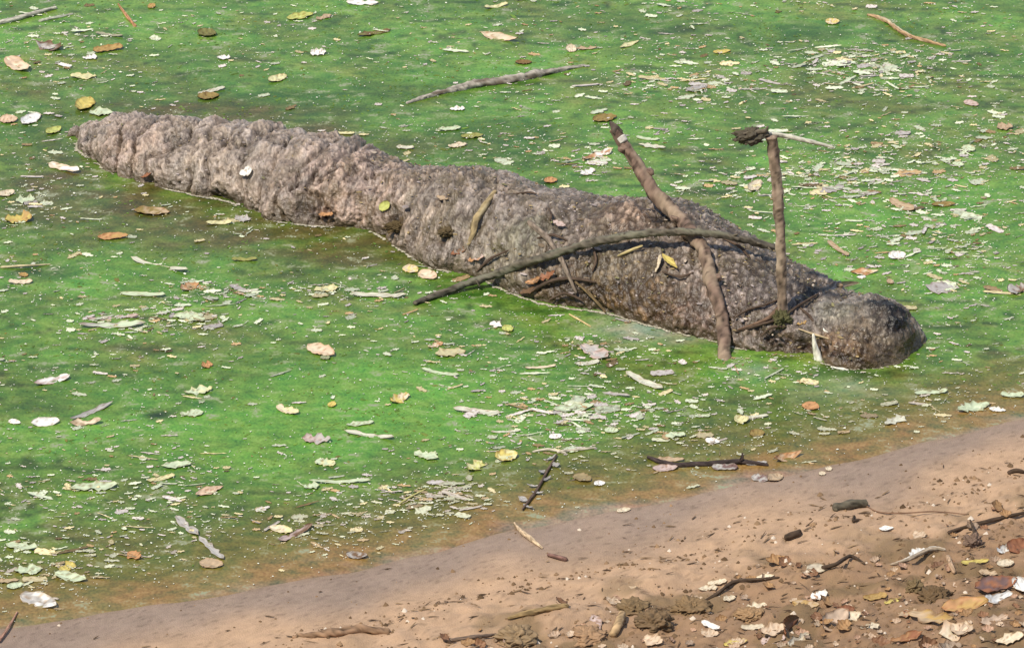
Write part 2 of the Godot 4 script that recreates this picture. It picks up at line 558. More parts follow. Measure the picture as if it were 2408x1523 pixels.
func build_water() -> void:
	var x0 := -1.6; var x1 := 1.6; var z0 := -2.7; var z1 := 1.7
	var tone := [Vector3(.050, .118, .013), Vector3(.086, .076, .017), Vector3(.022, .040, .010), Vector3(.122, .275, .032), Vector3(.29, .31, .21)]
	var deep := Vector3(.088, .168, .021)
	var fresh := Vector3(.130, .250, .033)
	var cs := 340
	var macro := PackedFloat32Array()
	macro.resize(cs * cs * 3)
	var centres := []
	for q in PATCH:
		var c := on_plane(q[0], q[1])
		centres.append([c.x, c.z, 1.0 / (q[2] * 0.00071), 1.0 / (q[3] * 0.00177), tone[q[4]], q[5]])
	for i in cs:
		var z := lerpf(z0, z1, (i + 0.5) / cs)
		for j in cs:
			var x := lerpf(x0, x1, (j + 0.5) / cs)
			var n1 := noise.get_noise_2d(x * 16, z * 24)
			var n2 := noise.get_noise_2d(x * 50 + 20, z * 95 + x * 25)
			var c := deep.lerp(fresh, smoothstep(-0.3, 0.35, n1 + 0.4 * n2))
			c = c.lerp(Vector3(.165, .165, .034), smoothstep(0.05, 0.5, noise.get_noise_2d(x * 22 + 70, z * 40 - x * 14)) * 0.42)
			var streak := noise.get_noise_2d(x * 24 - z * 8 + 6 * n1, z * 210 + x * 40 + 24 * n1)
			c *= 1.0 - 0.55 * smoothstep(0.16, 0.55, streak) + 0.18 * smoothstep(0.2, 0.6, -streak)
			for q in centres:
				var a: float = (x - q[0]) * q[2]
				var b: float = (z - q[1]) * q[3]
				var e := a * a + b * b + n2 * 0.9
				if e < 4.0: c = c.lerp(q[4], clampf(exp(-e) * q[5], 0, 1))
			var d := (z - shore_z(x)) * 0.88 + n1 * 0.045 + n2 * 0.03 + streak * 0.02
			c = c.lerp(Vector3(.125, .115, .020), smoothstep(-0.29, -0.13, d) * 0.9)
			c = c.lerp(Vector3(.225, .145, .045), smoothstep(-0.15, -0.045, d))
			c = c.lerp(Vector3(.275, .190, .12), smoothstep(-0.035, 0.015, d))
			var k := (i * cs + j) * 3
			macro[k] = c.x; macro[k + 1] = c.y; macro[k + 2] = c.z
	var im := Image.create_from_data(cs, cs, false, Image.FORMAT_RGBF, macro.to_byte_array())
	var N := 1536
	im.resize(N, N, Image.INTERPOLATE_CUBIC)
	var big := im.get_data().to_float32_array()
	var layers := []
	for q in [[0.016, 3, 21], [0.09, 3, 22], [0.35, 2, 23]]:
		var f := FastNoiseLite.new()
		f.noise_type = FastNoiseLite.TYPE_SIMPLEX_SMOOTH
		f.frequency = q[0]; f.fractal_octaves = q[1]; f.seed = q[2]
		f.domain_warp_enabled = q[1] == 3
		f.domain_warp_amplitude = 12.0
		f.domain_warp_frequency = 0.02
		var li := f.get_image(N, N)
		li.convert(Image.FORMAT_L8)
		if layers.size() == 1:
			li = li.get_region(Rect2i(0, 0, N * 10 / 22, N))
			li.resize(N, N, Image.INTERPOLATE_CUBIC)
		layers.append(li.get_data())
	var la: PackedByteArray = layers[0]
	var lb: PackedByteArray = layers[1]
	var lc: PackedByteArray = layers[2]
	var out := PackedByteArray()
	out.resize(N * N * 3)
	var lut := PackedByteArray()
	lut.resize(4096)
	for i in 4096: lut[i] = int(255.0 * Color(i / 4095.0, 0, 0).linear_to_srgb().r + 0.5)
	for i in N * N:
		var b := lb[i] - 128
		var c := lc[i] - 128
		var a := la[i] - 128
		var k := 1.0 + a * 0.0014 + b * 0.0022 + c * 0.0030
		var r := big[i * 3] * (k + b * 0.0020 - a * 0.0012)
		var g := big[i * 3 + 1] * k
		var bl := big[i * 3 + 2] * k
		var w := clampf((b * 1.3 + c * 0.55 - 44.0) / 70.0, 0, 1) * clampf((a + 22) / 60.0, 0.12, 1)
		r += (0.27 - r) * w; g += (0.29 - g) * w; bl += (0.17 - bl) * w
		out[i * 3] = lut[clampi(int(r * 4095), 0, 4095)]
		out[i * 3 + 1] = lut[clampi(int(g * 4095), 0, 4095)]
		out[i * 3 + 2] = lut[clampi(int(bl * 4095), 0, 4095)]
	var m := StandardMaterial3D.new()
	m.albedo_texture = ImageTexture.create_from_image(Image.create_from_data(N, N, false, Image.FORMAT_RGB8, out))
	m.texture_repeat = false
	m.roughness = 0.24
	m.metallic_specular = 0.30
	# the scum's surface: finely wrinkled near by, flat far off
	var xs := PackedFloat32Array()
	var zs := PackedFloat32Array()
	for i in 261: xs.append(lerpf(x0, x1, i / 260.0))
	for i in 241: zs.append(lerpf(z0, z1, i / 240.0))
	var pos := PackedVector3Array()
	var col := PackedColorArray()
	var uv := PackedVector2Array()
	for z in zs:
		for x in xs:
			pos.append(Vector3(x, 0.0003 * noise.get_noise_2d(x * 160, z * 160) + 0.0005 * noise.get_noise_2d(x * 40, z * 55), z))
			col.append(Color.WHITE)
			uv.append(Vector2((x - x0) / (x1 - x0), (z - z0) / (z1 - z0)))
	var w := obj("water", grid_mesh(pos, col, zs.size(), xs.size(), uv), m)
	w.set_meta("kind", "structure")
	tag(w, "pond water under a bright green skin of algae", "water")
	# open pond all round it
	var far_m := StandardMaterial3D.new()
	far_m.albedo_texture = noise_tex(0.03, 512, FastNoiseLite.TYPE_SIMPLEX_SMOOTH, 5, Color(.20, .36, .10), Color(.36, .52, .20), 31)
	far_m.uv1_triplanar = true
	far_m.uv1_world_triplanar = true
	far_m.uv1_scale = Vector3(1.2, 1.2, 1.2)
	far_m.roughness = 0.5
	far_m.metallic_specular = 0.35
	var st := SurfaceTool.new()
	st.begin(Mesh.PRIMITIVE_TRIANGLES)
	var R := 85.0
	for q in [[-R, -R, R, z0], [-R, z1, R, R], [-R, z0, x0, z1], [x1, z0, R, z1]]:
		for p in [[0, 1], [2, 1], [0, 3], [2, 1], [2, 3], [0, 3]]:
			st.set_normal(Vector3.UP)
			st.add_vertex(Vector3(q[p[0]], 0, q[p[1]]))
	var fw := obj("pond_water", st.commit(), far_m)
	fw.set_meta("kind", "structure")
	tag(fw, "green pond water stretching away beyond the crocodile", "water")

# ---------------------------------------------------------------- crocodile
# places on the hide: [x, y, radius m, depth m (minus: a swelling), colour, colour strength]
var MARKS := [
	[1940, 818, .007, .004, Vector3(.07, .05, .035), .9], [1958, 832, .007, .004, Vector3(.07, .05, .035), .9], [1978, 840, .007, .003, Vector3(.08, .06, .04), .8], [2000, 845, .007, .003, Vector3(.09, .065, .04), .7], [2024, 848, .007, .003, Vector3(.10, .07, .045), .6],
	[1898, 700, .018, .003, Vector3(.16, .12, .09), .5], [1905, 735, .020, .002, Vector3(.30, .25, .2), .3], [2035, 725, .030, -.006, Vector3(.36, .30, .25), .3], [2130, 775, .020, -.005, Vector3(.25, .20, .15), .4], [2070, 800, .020, .004, Vector3(.2, .16, .12), .3],
	[2088, 728, .022, -.002, Vector3(.035, .028, .02), 1.0], [2060, 722, .015, -.002, Vector3(.05, .04, .03), .7], [2050, 703, .012, -.005, Vector3(.33, .27, .22), .3], [2118, 726, .012, -.004, Vector3(.22, .17, .12), .4], [2094, 764, .014, -.001, Vector3(.06, .045, .03), .8], [2112, 772, .014, -.001, Vector3(.05, .04, .03), .9], [2102, 745, .020, -.006, Vector3(.20, .15, .11), .4],
	[1908, 818, .014, .010, Vector3(.10, .06, .035), .8], [1860, 816, .024, .009, Vector3(.11, .07, .04), .75], [1820, 806, .022, .008, Vector3(.14, .095, .06), .6], [1880, 800, .012, .005, Vector3(.08, .05, .03), .6],
	[926, 524, .017, .010, Vector3(.09, .06, .022), .9], [905, 540, .010, .006, Vector3(.12, .08, .03), .7], [716, 492, .013, .007, Vector3(.08, .055, .03), .85], [765, 505, .011, .001, Vector3(.30, .17, .09), .7], [1043, 550, .012, .006, Vector3(.12, .09, .035), .8],
	[820, 440, .085, 0.0, Vector3(.40, .27, .21), .4], [290, 345, .05, 0.0, Vector3(.40, .28, .23), .35], [460, 400, .07, 0.0, Vector3(.36, .30, .24), .3], [1000, 480, .07, 0, Vector3(.32, .26, .19), .35],
	[505, 462, .010, .008, Vector3(.04, .03, .025), .9], [525, 468, .010, .008, Vector3(.04, .03, .025), .9], [548, 473, .009, .006, Vector3(.05, .04, .03), .8],
	[1200, 590, .06, 0, Vector3(.25, .24, .15), .45], [1250, 545, .03, -.004, Vector3(.27, .26, .19), .5], [1460, 505, .035, -.008, Vector3(.40, .28, .20), .6], [1510, 530, .02, -.006, Vector3(.42, .30, .22), .6], [1480, 552, .02, .006, Vector3(.14, .10, .06), .5],
	[1500, 720, .05, 0, Vector3(.24, .145, .055), .7], [1580, 755, .05, 0, Vector3(.30, .20, .12), .5], [1420, 700, .05, 0, Vector3(.20, .13, .055), .65], [1640, 770, .04, 0, Vector3(.36, .25, .20), .5], [1290, 690, .05, .004, Vector3(.19, .12, .06), .55], [1350, 715, .03, .004, Vector3(.15, .10, .06), .6],
	[1620, 700, .05, -.003, Vector3(.34, .29, .27), .5], [1760, 690, .05, 0, Vector3(.30, .25, .24), .5], [1440, 640, .05, 0, Vector3(.22, .19, .11), .5], [1790, 770, .03, 0, Vector3(.31, .25, .21), .5],
	[1880, 672, .018, -.003, Vector3(.07, .05, .035), .7], [1915, 680, .015, -.002, Vector3(.07, .05, .04), .7], [1950, 692, .017, -.003, Vector3(.05, .035, .03), .8], [1985, 690, .012, .004, Vector3(.06, .05, .04), .7], [1960, 668, .013, -.007, Vector3(.28, .22, .17), .5], [1925, 650, .013, -.007, Vector3(.2, .16, .12), .5], [1985, 682, .009, -.006, Vector3(.34, .26, .17), .5],  # dark ridge entries paint in the shadow of the upright stick
	[1960, 735, .035, 0, Vector3(.25, .25, .19), .5], [2010, 760, .05, -.003, Vector3(.27, .225, .175), .5], [1880, 740, .035, -.006, Vector3(.29, .24, .23), .6],
	[1990, 840, .045, 0, Vector3(.24, .155, .075), .55], [1950, 815, .03, 0, Vector3(.30, .18, .10), .6], [2040, 850, .04, 0, Vector3(.22, .14, .06), .7], [2110, 835, .04, 0, Vector3(.17, .13, .07), .6], [2150, 805, .04, 0, Vector3(.19, .15, .08), .5], [2130, 740, .03, 0, Vector3(.12, .09, .06), .5], [2085, 845, .012, .005, Vector3(.06, .045, .03), .7],  # right-hand entries put the shaded side of the nose into the colour
	[1550, 505, .014, .010, Vector3(.07, .05, .03), .8], [1700, 505, .03, -.006, Vector3(.33, .27, .23), .5], [1720, 545, .012, .006, Vector3(.08, .06, .05), .7], [1830, 640, .05, 0, Vector3(.19, .16, .12), .5], [1600, 540, .04, 0, Vector3(.24, .19, .15), .4],  # first entry paints contact shade beside the thick branch
	[600, 430, .05, .003, Vector3(.25, .20, .17), .3], [650, 470, .05, 0, Vector3(.26, .21, .17), .3], [400, 335, .02, .006, Vector3(.18, .14, .12), .5], [440, 325, .012, .005, Vector3(.16, .13, .11), .5], [520, 330, .012, .006, Vector3(.17, .14, .12), .5], [330, 300, .02, -.006, Vector3(.34, .27, .22), .3], [480, 290, .02, -.006, Vector3(.34, .27, .22), .3], [640, 305, .025, -.006, Vector3(.30, .24, .19), .3], [830, 340, .03, -.006, Vector3(.22, .18, .13), .4], [1050, 395, .04, -.003, Vector3(.27, .22, .16), .3],
	[205, 322, .008, .005, Vector3(.08, .07, .07), .8]]

func build_crocodile() -> void:
	var root := Node3D.new()
	put(root, "crocodile")
	tag(root, "mud-caked crocodile lying half sunk in the green pond, snout towards the bank", "crocodile")
	var marks := []
	for q in MARKS:
		var p := spot(q[0], q[1])
		marks.append([p, q[2], q[3], q[4], q[5]])
	marks.sort_custom(func(a, b): return a[1] > b[1])
	var ns := 760
	var nt := 132
	var base := PackedVector3Array()
	for i in ns:
		var s := float(i) / (ns - 1)
		var b := body_at(s)
		var c := TAIL + along * (s * body_len)
		for j in nt:
			var th := deg_to_rad(lerpf(-24, 204, float(j) / (nt - 1)))
			var ct := signf(cos(th)) * pow(absf(cos(th)), 2.0 / EXPO)
			var sn := signf(sin(th)) * pow(absf(sin(th)), 2.0 / EXPO)
			var p := c + side * (b.x + b.y * ct)
			p.y = b.z * sn if sn > 0 else sn * 0.12
			base.append(p)
	var pos := PackedVector3Array()
	var col := PackedColorArray()
	var dry := Vector3(.50, .415, .33)
	var grey := Vector3(.44, .385, .335)
	for i in ns:
		var s := float(i) / (ns - 1)
		var near_marks := []
		var cen := TAIL + along * (s * body_len)
		for q in marks:
			if absf((q[0] - cen).dot(along)) < q[1] * 2.6: near_marks.append(q)
		var tailness := 1.0 - smoothstep(0.30, 0.42, s)
		var midness := smoothstep(0.26, 0.36, s) * (1.0 - smoothstep(0.52, 0.62, s))
		var scaly := smoothstep(0.52, 0.64, s) * (1.0 - smoothstep(0.88, 0.91, s))
		var snout := smoothstep(0.885, 0.915, s)
		for j in nt:
			var k := i * nt + j
			var p := base[k]
			var du := base[mini(i + 1, ns - 1) * nt + j] - base[maxi(i - 1, 0) * nt + j]
			var dv := base[i * nt + mini(j + 1, nt - 1)] - base[i * nt + maxi(j - 1, 0)]
			var nrm := du.cross(dv).normalized()
			var lump := noise.get_noise_3dv(p * 75.0)
			var fine := lerpf(noise.get_noise_3d(p.dot(along) * 330.0 + lump * 4.0, p.dot(side) * 130.0 + p.y * 60.0, p.y * 220.0), noise.get_noise_3dv(p * 240.0), smoothstep(0.45, 0.6, s))
			var grit := noise.get_noise_3dv(p * 900.0)
			var rid := 1.0 - absf(noise.get_noise_3dv(p * Vector3(150, 150, 150) + Vector3(lump * 5.0, 0, 33)))
			var cracks := smoothstep(0.86, 0.97, rid) * smoothstep(-0.1, 0.25, noise.get_noise_3dv(p * 55.0 + Vector3(0, 90, 0)))
			var h := lump * 0.0115 * (1.0 - 0.6 * snout - 0.45 * tailness) * (1.0 - 0.45 * scaly) + fine * 0.0046 * (1.0 - 0.35 * snout - 0.4 * tailness - 0.5 * scaly) + grit * 0.0024 - cracks * 0.0048 * (1.0 - 0.5 * snout)
			var lat := ((p - cen).dot(side) - body_at(s).x) / maxf(body_at(s).y, 0.01)
			# rows of scutes with creases between them on the back and tail
			var ph := s * body_len / 0.056 + noise.get_noise_3dv(p * 45.0) * 0.9 + p.y * 3.0
			var fr := absf(fposmod(ph, 1.0) - 0.5) * 2.0            # 1 at the crease
			var crease := smoothstep(0.72, 1.0, fr) * tailness
			h -= crease * 0.0100 * (0.4 + 0.9 * clampf(0.5 + noise.get_noise_3dv(p * 60.0 + Vector3(9, 0, 0)) * 1.6, 0, 1))
			h += (1.0 - fr) * 0.0030 * tailness
			h += pow(1.0 - fr, 1.5) * 0.0050 * exp(-pow((lat + 0.35) / 0.22, 2)) * tailness
			var fl := absf(fposmod(p.dot(side) / 0.041 + 0.6 * noise.get_noise_3dv(p * 50.0 + Vector3(8, 8, 8)), 1.0) - 0.5) * 2.0
			h += (1.0 - fr) * (1.0 - fl) * 0.0036 * tailness * smoothstep(0.95, 0.6, absf(lat))
			# fine wrinkles running across the middle of the body
			var wr := noise.get_noise_2d((s * body_len) * 420.0, (p.dot(side)) * 60.0 + p.y * 60.0)
			h -= maxf(wr - 0.08, 0) * 0.0055 * midness
			# pitted mud
			var pit := cell.get_noise_3dv(p * 75.0)                    # -1 at a cell's centre
			var pits := smoothstep(-0.62, -0.86, pit) * smoothstep(0.0, 0.25, noise.get_noise_3dv(p * 60.0 + Vector3(50, 0, 0)) + 0.12)
			h -= pits * 0.0075 * (0.35 + 0.65 * smoothstep(0.15, 0.3, s)) * (1.0 - scaly) * (1.0 - 0.8 * snout)
			# knobbly scales along the jaw and cheek
			var kn := cell.get_noise_3dv(p * 88.0 + Vector3(0, 0, 31))
			h += (0.5 - smoothstep(-1.0, -0.35, kn)) * 0.0052 * scaly
			h += (0.5 - smoothstep(-1.0, -0.3, cell.get_noise_3dv(p * 150.0))) * 0.0022 * (snout * 1.2 + midness * 0.8)
			var c := dry.lerp(grey, smoothstep(-0.12, 0.15, noise.get_noise_3dv(p * 70.0 + Vector3(0, 20, 0))))
			c *= 1.0 - 0.12 * snout - 0.10 * scaly + 0.18 * tailness
			c = c.lerp(Vector3(.50, .46, .41), 0.6 * snout)
			c = c.lerp(Vector3(.53, .425, .335), clampf(smoothstep(0.03, 0.2, noise.get_noise_3dv(p * 60.0 + Vector3(3, 3, 60))) * 0.5, 0, 1))
			c = c.lerp(Vector3(.70, .60, .52), smoothstep(0.03, 0.22, noise.get_noise_3dv(p * 190.0 + Vector3(30, 0, 11))) * 0.55)
			c = c.lerp(Vector3(.17, .125, .09), smoothstep(0.03, 0.22, noise.get_noise_3d(p.dot(along) * 480.0 + lump * 6.0, p.dot(side) * 190.0 + 44.0, p.y * 300.0)) * (0.8 - 0.3 * tailness))
			c *= 1.0 + 0.5 * fine + 0.8 * grit
			c = c.lerp(Vector3(.10, .075, .055), clampf(cracks * 0.85 + pits * 0.9 + crease * 0.5, 0, 0.9))  # cracks, pits and creases darkened in colour to strengthen their shading
			var headness := smoothstep(0.42, 0.58, s)
			c *= 1.0 + 0.12 * headness
			c = c.lerp(Vector3(.15, .12, .07), headness * 0.65 * smoothstep(0.0, 0.2, noise.get_noise_3dv(p * 130.0 + Vector3(12, 5, 70))))
			c = c.lerp(Vector3(.58, .51, .45), headness * 0.6 * smoothstep(0.05, 0.22, noise.get_noise_3dv(p * 250.0 + Vector3(1, 50, 7))))
			c = c.lerp(Vector3(.20, .165, .09), clampf(smoothstep(0.06, 0.25, noise.get_noise_3dv(p * 110.0 + Vector3(70, 3, 0))) * (0.25 + 0.35 * scaly + 0.25 * midness), 0, 1))
			c = c.lerp(Vector3(.10, .072, .045), 0.85 * scaly * smoothstep(-0.62, -0.40, kn))  # shade between the knobs put into the colour
			c = c.lerp(Vector3(.58, .50, .43), 0.6 * scaly * smoothstep(-0.80, -0.95, kn))  # knob tops lightened to match that painted shading
			c = c.lerp(Vector3(.09, .07, .05), clampf(0.5 * midness * smoothstep(0.06, 0.25, wr) + 0.6 * snout * smoothstep(0.08, 0.25, noise.get_noise_3dv(p * 330.0 + Vector3(5, 5, 5))), 0, 0.85))  # wrinkle hollows shaded in colour; snout blotches are random
			for q in near_marks:
				var dd: float = p.distance_squared_to(q[0]) / (q[1] * q[1])
				if dd < 6.0:
					var e := minf(1.35 * exp(-dd * 0.75 + fine * 1.1), 1.0)
					h -= q[2] * minf(e, 1.0)
					var part_ := clampf(e * q[4] * 1.1, 0, 1)
					c = c * Vector3.ONE.lerp((q[3] as Vector3) / Vector3(.36, .30, .255), part_)
			c *= Vector3(.85, .82, .79)
			# wet brown skirt at the waterline
			c = c.lerp(Vector3(.12, .092, .05), smoothstep(0.020, 0.004, p.y + fine * 0.012) * 0.75)
			pos.append(p + nrm * h)
			col.append(v2c(c))
	var st := SurfaceTool.new()
	st.begin(Mesh.PRIMITIVE_TRIANGLES)
	for i in pos.size():
		st.set_color(col[i])
		st.add_vertex(pos[i])
	for i in ns - 1:
		for j in nt - 1:
			var a := i * nt + j
			for q in [a, a + nt, a + 1, a + 1, a + nt, a + nt + 1]: st.add_index(q)
	for e in [0, ns - 1]:
		for j in range(1, nt - 1):
			var a: int = e * nt
			var tri: Array = [a, a + j, a + j + 1] if e == 0 else [a, a + j + 1, a + j]
			for q in tri: st.add_index(q)
	st.generate_normals()
	obj("body", st.commit(), m_mud, root)
	# teeth that stand in the notch behind the nose
	var ivory := mat(0.35, 0.5)
	for q in [[1913, 784, 1926, 846, .0070, .030, "long pale tooth in the notch behind the nose"], [1937, 771, 1946, 785, .0030, .010, ""], [1958, 862, 1990, 870, .0030, .008, ""]]:
		var a := spot(q[0], q[1])
		a.z += q[5]
		a = on_depth(q[0], q[1], a.z)
		var b := on_depth(q[2], q[3], a.z + 0.004)
		var k := obj("tooth", tube([a, a.lerp(b, 0.35) + Vector3(-0.001, 0, 0.001), a.lerp(b, 0.7), b, b + (b - a) * 0.25], [q[4] * 0.22, q[4] * 0.55, q[4] * 0.85, q[4], q[4]], Vector3(.78, .74, .60), 5, 0.03), ivory, root)
		if q[6]: k.set_meta("label", q[6])
# ---------------------------------------------------------------- sticks lying on and standing in the crocodile
func build_sticks() -> void:
	var red := Vector3(.175, .118, .085)
	# the thick branch over the head: it leans on the back and sticks out behind it
	var w := []
	for q in [[1706, 846, .004], [1699, 765, .013], [1682, 685, .013], [1657, 605, .013], [1625, 548, .013], [1582, 497, .013]]: w.append(spot(q[0], q[1], q[2]))
	var zc: float = w[-1].z
	for q in [[1532, 438, .035], [1492, 376, .065], [1460, 328, .085], [1443, 300, .095]]: w.append(on_depth(q[0], q[1], zc - q[2]))
	w[0].y = -0.012
	var thick := Node3D.new()
	put(thick, "branch")
	thick.position = w[0]
	for i in w.size(): w[i] -= thick.position
	obj("bark", tube(w, [.0098, .0108, .0110, .0112, .0118, .0124, .0118, .0108, .0098, .0085], red, 4, 0.16, 0.6, Vector3(.30, .22, .15)), m_bark, thick)
	for q in [[2, .4, .012, .006], [4, .6, -.012, .010], [6, .5, .013, .004], [7, .5, -.011, .006]]:
		var c: Vector3 = (w[q[0]] as Vector3).lerp(w[q[0] + 1], q[1])
		obj("knot", tube([c, c + Vector3(q[2], q[3] * 0.6, .006), c + Vector3(q[2] * 1.35, q[3], .009)], [.0075, .0058, .0030], red * 1.1, 80 + q[0], 0.4), m_bark, thick)
	var tip := w[-1] as Vector3
	var out := (tip - (w[-2] as Vector3)).normalized()
	obj("broken_end", tube([tip - out * 0.016, tip - out * 0.002, tip + out * 0.012], [.0092, .0088, .0022], Vector3(.085, .065, .05), 14, 0.4), m_bark, thick)
	obj("bare_patch", tube([tip - out * 0.030 + Vector3(.003, .003, .004), tip - out * 0.018 + Vector3(.003, .003, .004)], [.0075, .0085], Vector3(.52, .48, .42), 15, 0.2), m_bark, thick)
	tag(thick, "thick reddish brown branch leaning across the crocodile's head, its broken end in the air", "branch", "sticks on the crocodile")
	# the thin arched one
	w = []
	for q in [[972, 713, .004], [1080, 673, .010], [1180, 637, .014], [1290, 599, .016], [1400, 571, .020], [1500, 554, .030], [1600, 545, .036], [1690, 550, .034], [1760, 566, .028], [1824, 582, .022]]: w.append(spot(q[0], q[1], q[2]))
	var arch := Node3D.new()
	put(arch, "branch")
	arch.position = w[0]
	for k in w.size(): w[k] -= arch.position
	obj("bark", tube(w, [.0040, .0058, .0068, .0070, .0068, .0066, .0066, .0062, .0056, .0050], Vector3(.115, .098, .072), 9, 0.38, 0.5, Vector3(.17, .16, .11)), m_bark, arch)
	for q in [[1, .4, -.011, .004], [2, .3, .010, -.006], [3, .5, -.012, -.004], [4, .6, .012, .006], [5, .4, -.010, .008], [7, .5, .010, .009], [8, .3, .004, .013], [8, .7, -.004, .011]]:
		var c: Vector3 = (w[q[0]] as Vector3).lerp(w[q[0] + 1], q[1])
		obj("spur", tube([c, c + Vector3(.003, q[2] * 0.6, q[3] * 0.6), c + Vector3(.007, q[2], q[3])], [.0034, .0022, .0008], Vector3(.12, .10, .07), 70 + q[0], 0.3), m_bark, arch)
	tag(arch, "long thin grey-green branch arching over the crocodile's back into the water", "branch", "sticks on the crocodile")
	# the upright one
	var b := spot(1842, 742)
	w = [on_depth(1843, 760, b.z)]
	for q in [[1840, 690], [1838, 610], [1832, 520], [1826, 430], [1815, 318]]: w.append(on_depth(q[0], q[1], b.z))
	tag(obj("branch", tube(w, [.0080, .0082, .0084, .0086, .0090, .0096], Vector3(.25, .18, .13), 21, 0.16, 0.65, Vector3(.42, .32, .23)), m_bark), "bare upright stick standing on the crocodile's snout", "branch", "sticks on the crocodile")
	# what lies across its top
	var cross := Node3D.new()
	put(cross, "twig")
	cross.position = on_depth(1806, 315, b.z)
	w = []
	for q in [[1785, 312], [1830, 317], [1890, 329], [1962, 346]]: w.append(on_depth(q[0], q[1], b.z - 0.004) - cross.position)
	obj("stalk", tube(w, [.0045, .0044, .0036, .0022], Vector3(.44, .42, .33), 31, 0.12), m_bark, cross)
	var k := obj("bark_knot", lump_mesh(Vector3(.023, .012, .016), Vector3(.10, .085, .06), 12, 0.7), m_soil, cross)
	k.position = on_depth(1764, 320, b.z) - cross.position
	k.rotation.z = 0.1
	w = []
	for q in [[1736, 318], [1765, 311], [1800, 307], [1806, 296]]: w.append(on_depth(q[0], q[1], b.z + 0.006) - cross.position)
	obj("stalk", tube(w, [.0018, .003, .003, .0015], Vector3(.12, .10, .07), 33, 0.2), m_bark, cross)
	tag(cross, "pale twig with a dark ragged end lying across the top of the upright stick", "twig")

	var dark := Vector3(.085, .058, .040)
	twig([[1728, 780, .003], [1790, 762, .004], [1832, 748, .009], [1880, 716, .008], [1926, 690, .003]], [.0016, .0022, .0026, .0022, .0014], dark, "thin dark twig slanting past the foot of the upright stick towards the nose", "twig", "small twigs on the crocodile")
	twig([[1728, 748, .003], [1758, 729, .006], [1798, 718, .007], [1836, 702, .006]], [.0012, .0020, .0022, .0016], dark, "short dark twig hooked down just left of the upright stick's foot", "twig", "small twigs on the crocodile")
	twig([[1846, 705, .006], [1822, 735, .008], [1800, 752, .006], [1735, 775, .003]], [.0034, .0040, .0030, .0014], Vector3(.16, .10, .065), "brown splintered root at the foot of the upright stick", "twig", "small twigs on the crocodile")
	twig([[1878, 773, .003], [1912, 784, .004], [1950, 796, .003]], [.0012, .0020, .0014], Vector3(.48, .37, .22), "pale straw lying over the base of the long tooth", "straw_stalk")
	twig([[1243, 522, .004], [1288, 563, .006], [1316, 605, .010], [1338, 650, .008], [1356, 690, .004]], [.0052, .0056, .0040, .0034, .0022], Vector3(.20, .155, .115), "grey-brown twig crossing under the arched branch on the crocodile's back", "twig", "small twigs on the crocodile")
	twig([[1238, 693, .003], [1290, 662, .006], [1342, 655, .006], [1402, 664, .004]], [.0020, .0034, .0032, .0016], dark, "dark bowed twig over the heap of brown leaves", "twig", "small twigs on the crocodile")
	twig([[1352, 662, .004], [1385, 690, .005], [1425, 735, .003]], [.0026, .0028, .0016], Vector3(.17, .12, .06), "brown twig running down to the waterline beside the leaf heap", "twig", "small twigs on the crocodile")
	twig([[1166, 448, .005], [1138, 486, .006], [1119, 516, .006], [1113, 548, .006], [1100, 578, .004]], [.0036, .0056, .0060, .0054, .0040], Vector3(.30, .225, .115), "crooked yellow twig lying on the middle of the crocodile's back", "twig", "small twigs on the crocodile", 0.14, Vector3(.42, .34, .19))
	twig([[1452, 602, .004], [1480, 590, .008], [1512, 577, .012]], [.0016, .0024, .0018], Vector3(.45, .36, .17), "short straw-coloured twig poking out under the arched branch", "twig", "small twigs on the crocodile")
	twig([[1652, 556, .014], [1656, 578, .006], [1662, 600, .003]], [.0020, .0026, .0016], Vector3(.40, .38, .32), "grey stub hanging between the arched branch and the thick branch", "twig", "small twigs on the crocodile")
	twig([[1290, 488, .004], [1297, 505, .010], [1293, 520, .004]], [.0014, .0020, .0014], dark, "black thorn-like twig end on the crocodile's back above the crossing twigs", "twig", "small twigs on the crocodile")
	twig([[1180, 460, .003], [1240, 452, .003], [1262, 456, .002]], [.0016, .0018, .0012], dark, "dark rootlet along the crest right of the yellow twig", "twig", "small twigs on the crocodile")
	for q in [[[1880, 722], [1905, 742], [1918, 765], "short dark twig end on the nose bridge right of the upright stick"], [[1790, 790], [1818, 770], [1850, 768], "dark twig above the jaw below the upright stick's foot"],
			[[1395, 580], [1402, 612], [1392, 640], "thin dark twig hanging from the arched branch's middle"], [[1262, 560], [1300, 552], [1336, 566], "grey twig across the head of the crossing grey-brown twig"],
			[[1120, 640], [1150, 610], [1196, 588], "thin brown rootlet on the flank left of the leaf heap"], [[1560, 640], [1600, 650], [1632, 640], "fine dark twig on the cheek left of the thick branch"],
			[[1700, 560], [1740, 580], [1764, 606], "fine dark twig on the head right of the thick branch"], [[1290, 706], [1330, 690], [1372, 708], "dark twig at the waterline under the bowed twig"]]:
		twig([[q[0][0], q[0][1], .003], [q[1][0], q[1][1], .008], [q[2][0], q[2][1], .002]], [.0014, .0025, .0012], dark * 1.1, q[3], "twig", "small twigs on the crocodile", 0.25)
	# moss and earth caught round the foot of the upright stick
	var moss := obj("moss_clump", lump_mesh(Vector3(.014, .013, .012), Vector3(.10, .095, .045), 41, 0.9), m_soil)
	moss.position = spot(1836, 752, 0.004)
	tag(moss, "dark green moss tuft at the foot of the upright stick", "moss")
	moss = obj("moss_clump", lump_mesh(Vector3(.014, .0055, .011), Vector3(.115, .085, .045), 43, 1.0), m_soil)
	moss.position = spot(1052, 545, 0.0)
	tag(moss, "small brown moss tuft left of the yellow twig's foot", "moss")
	moss = obj("moss_clump", lump_mesh(Vector3(.018, .006, .013), Vector3(.10, .072, .035), 47, 1.0), m_soil)
	moss.position = spot(932, 532, -0.004)
	tag(moss, "brown moss tuft in a hollow below the round lime leaf", "moss")
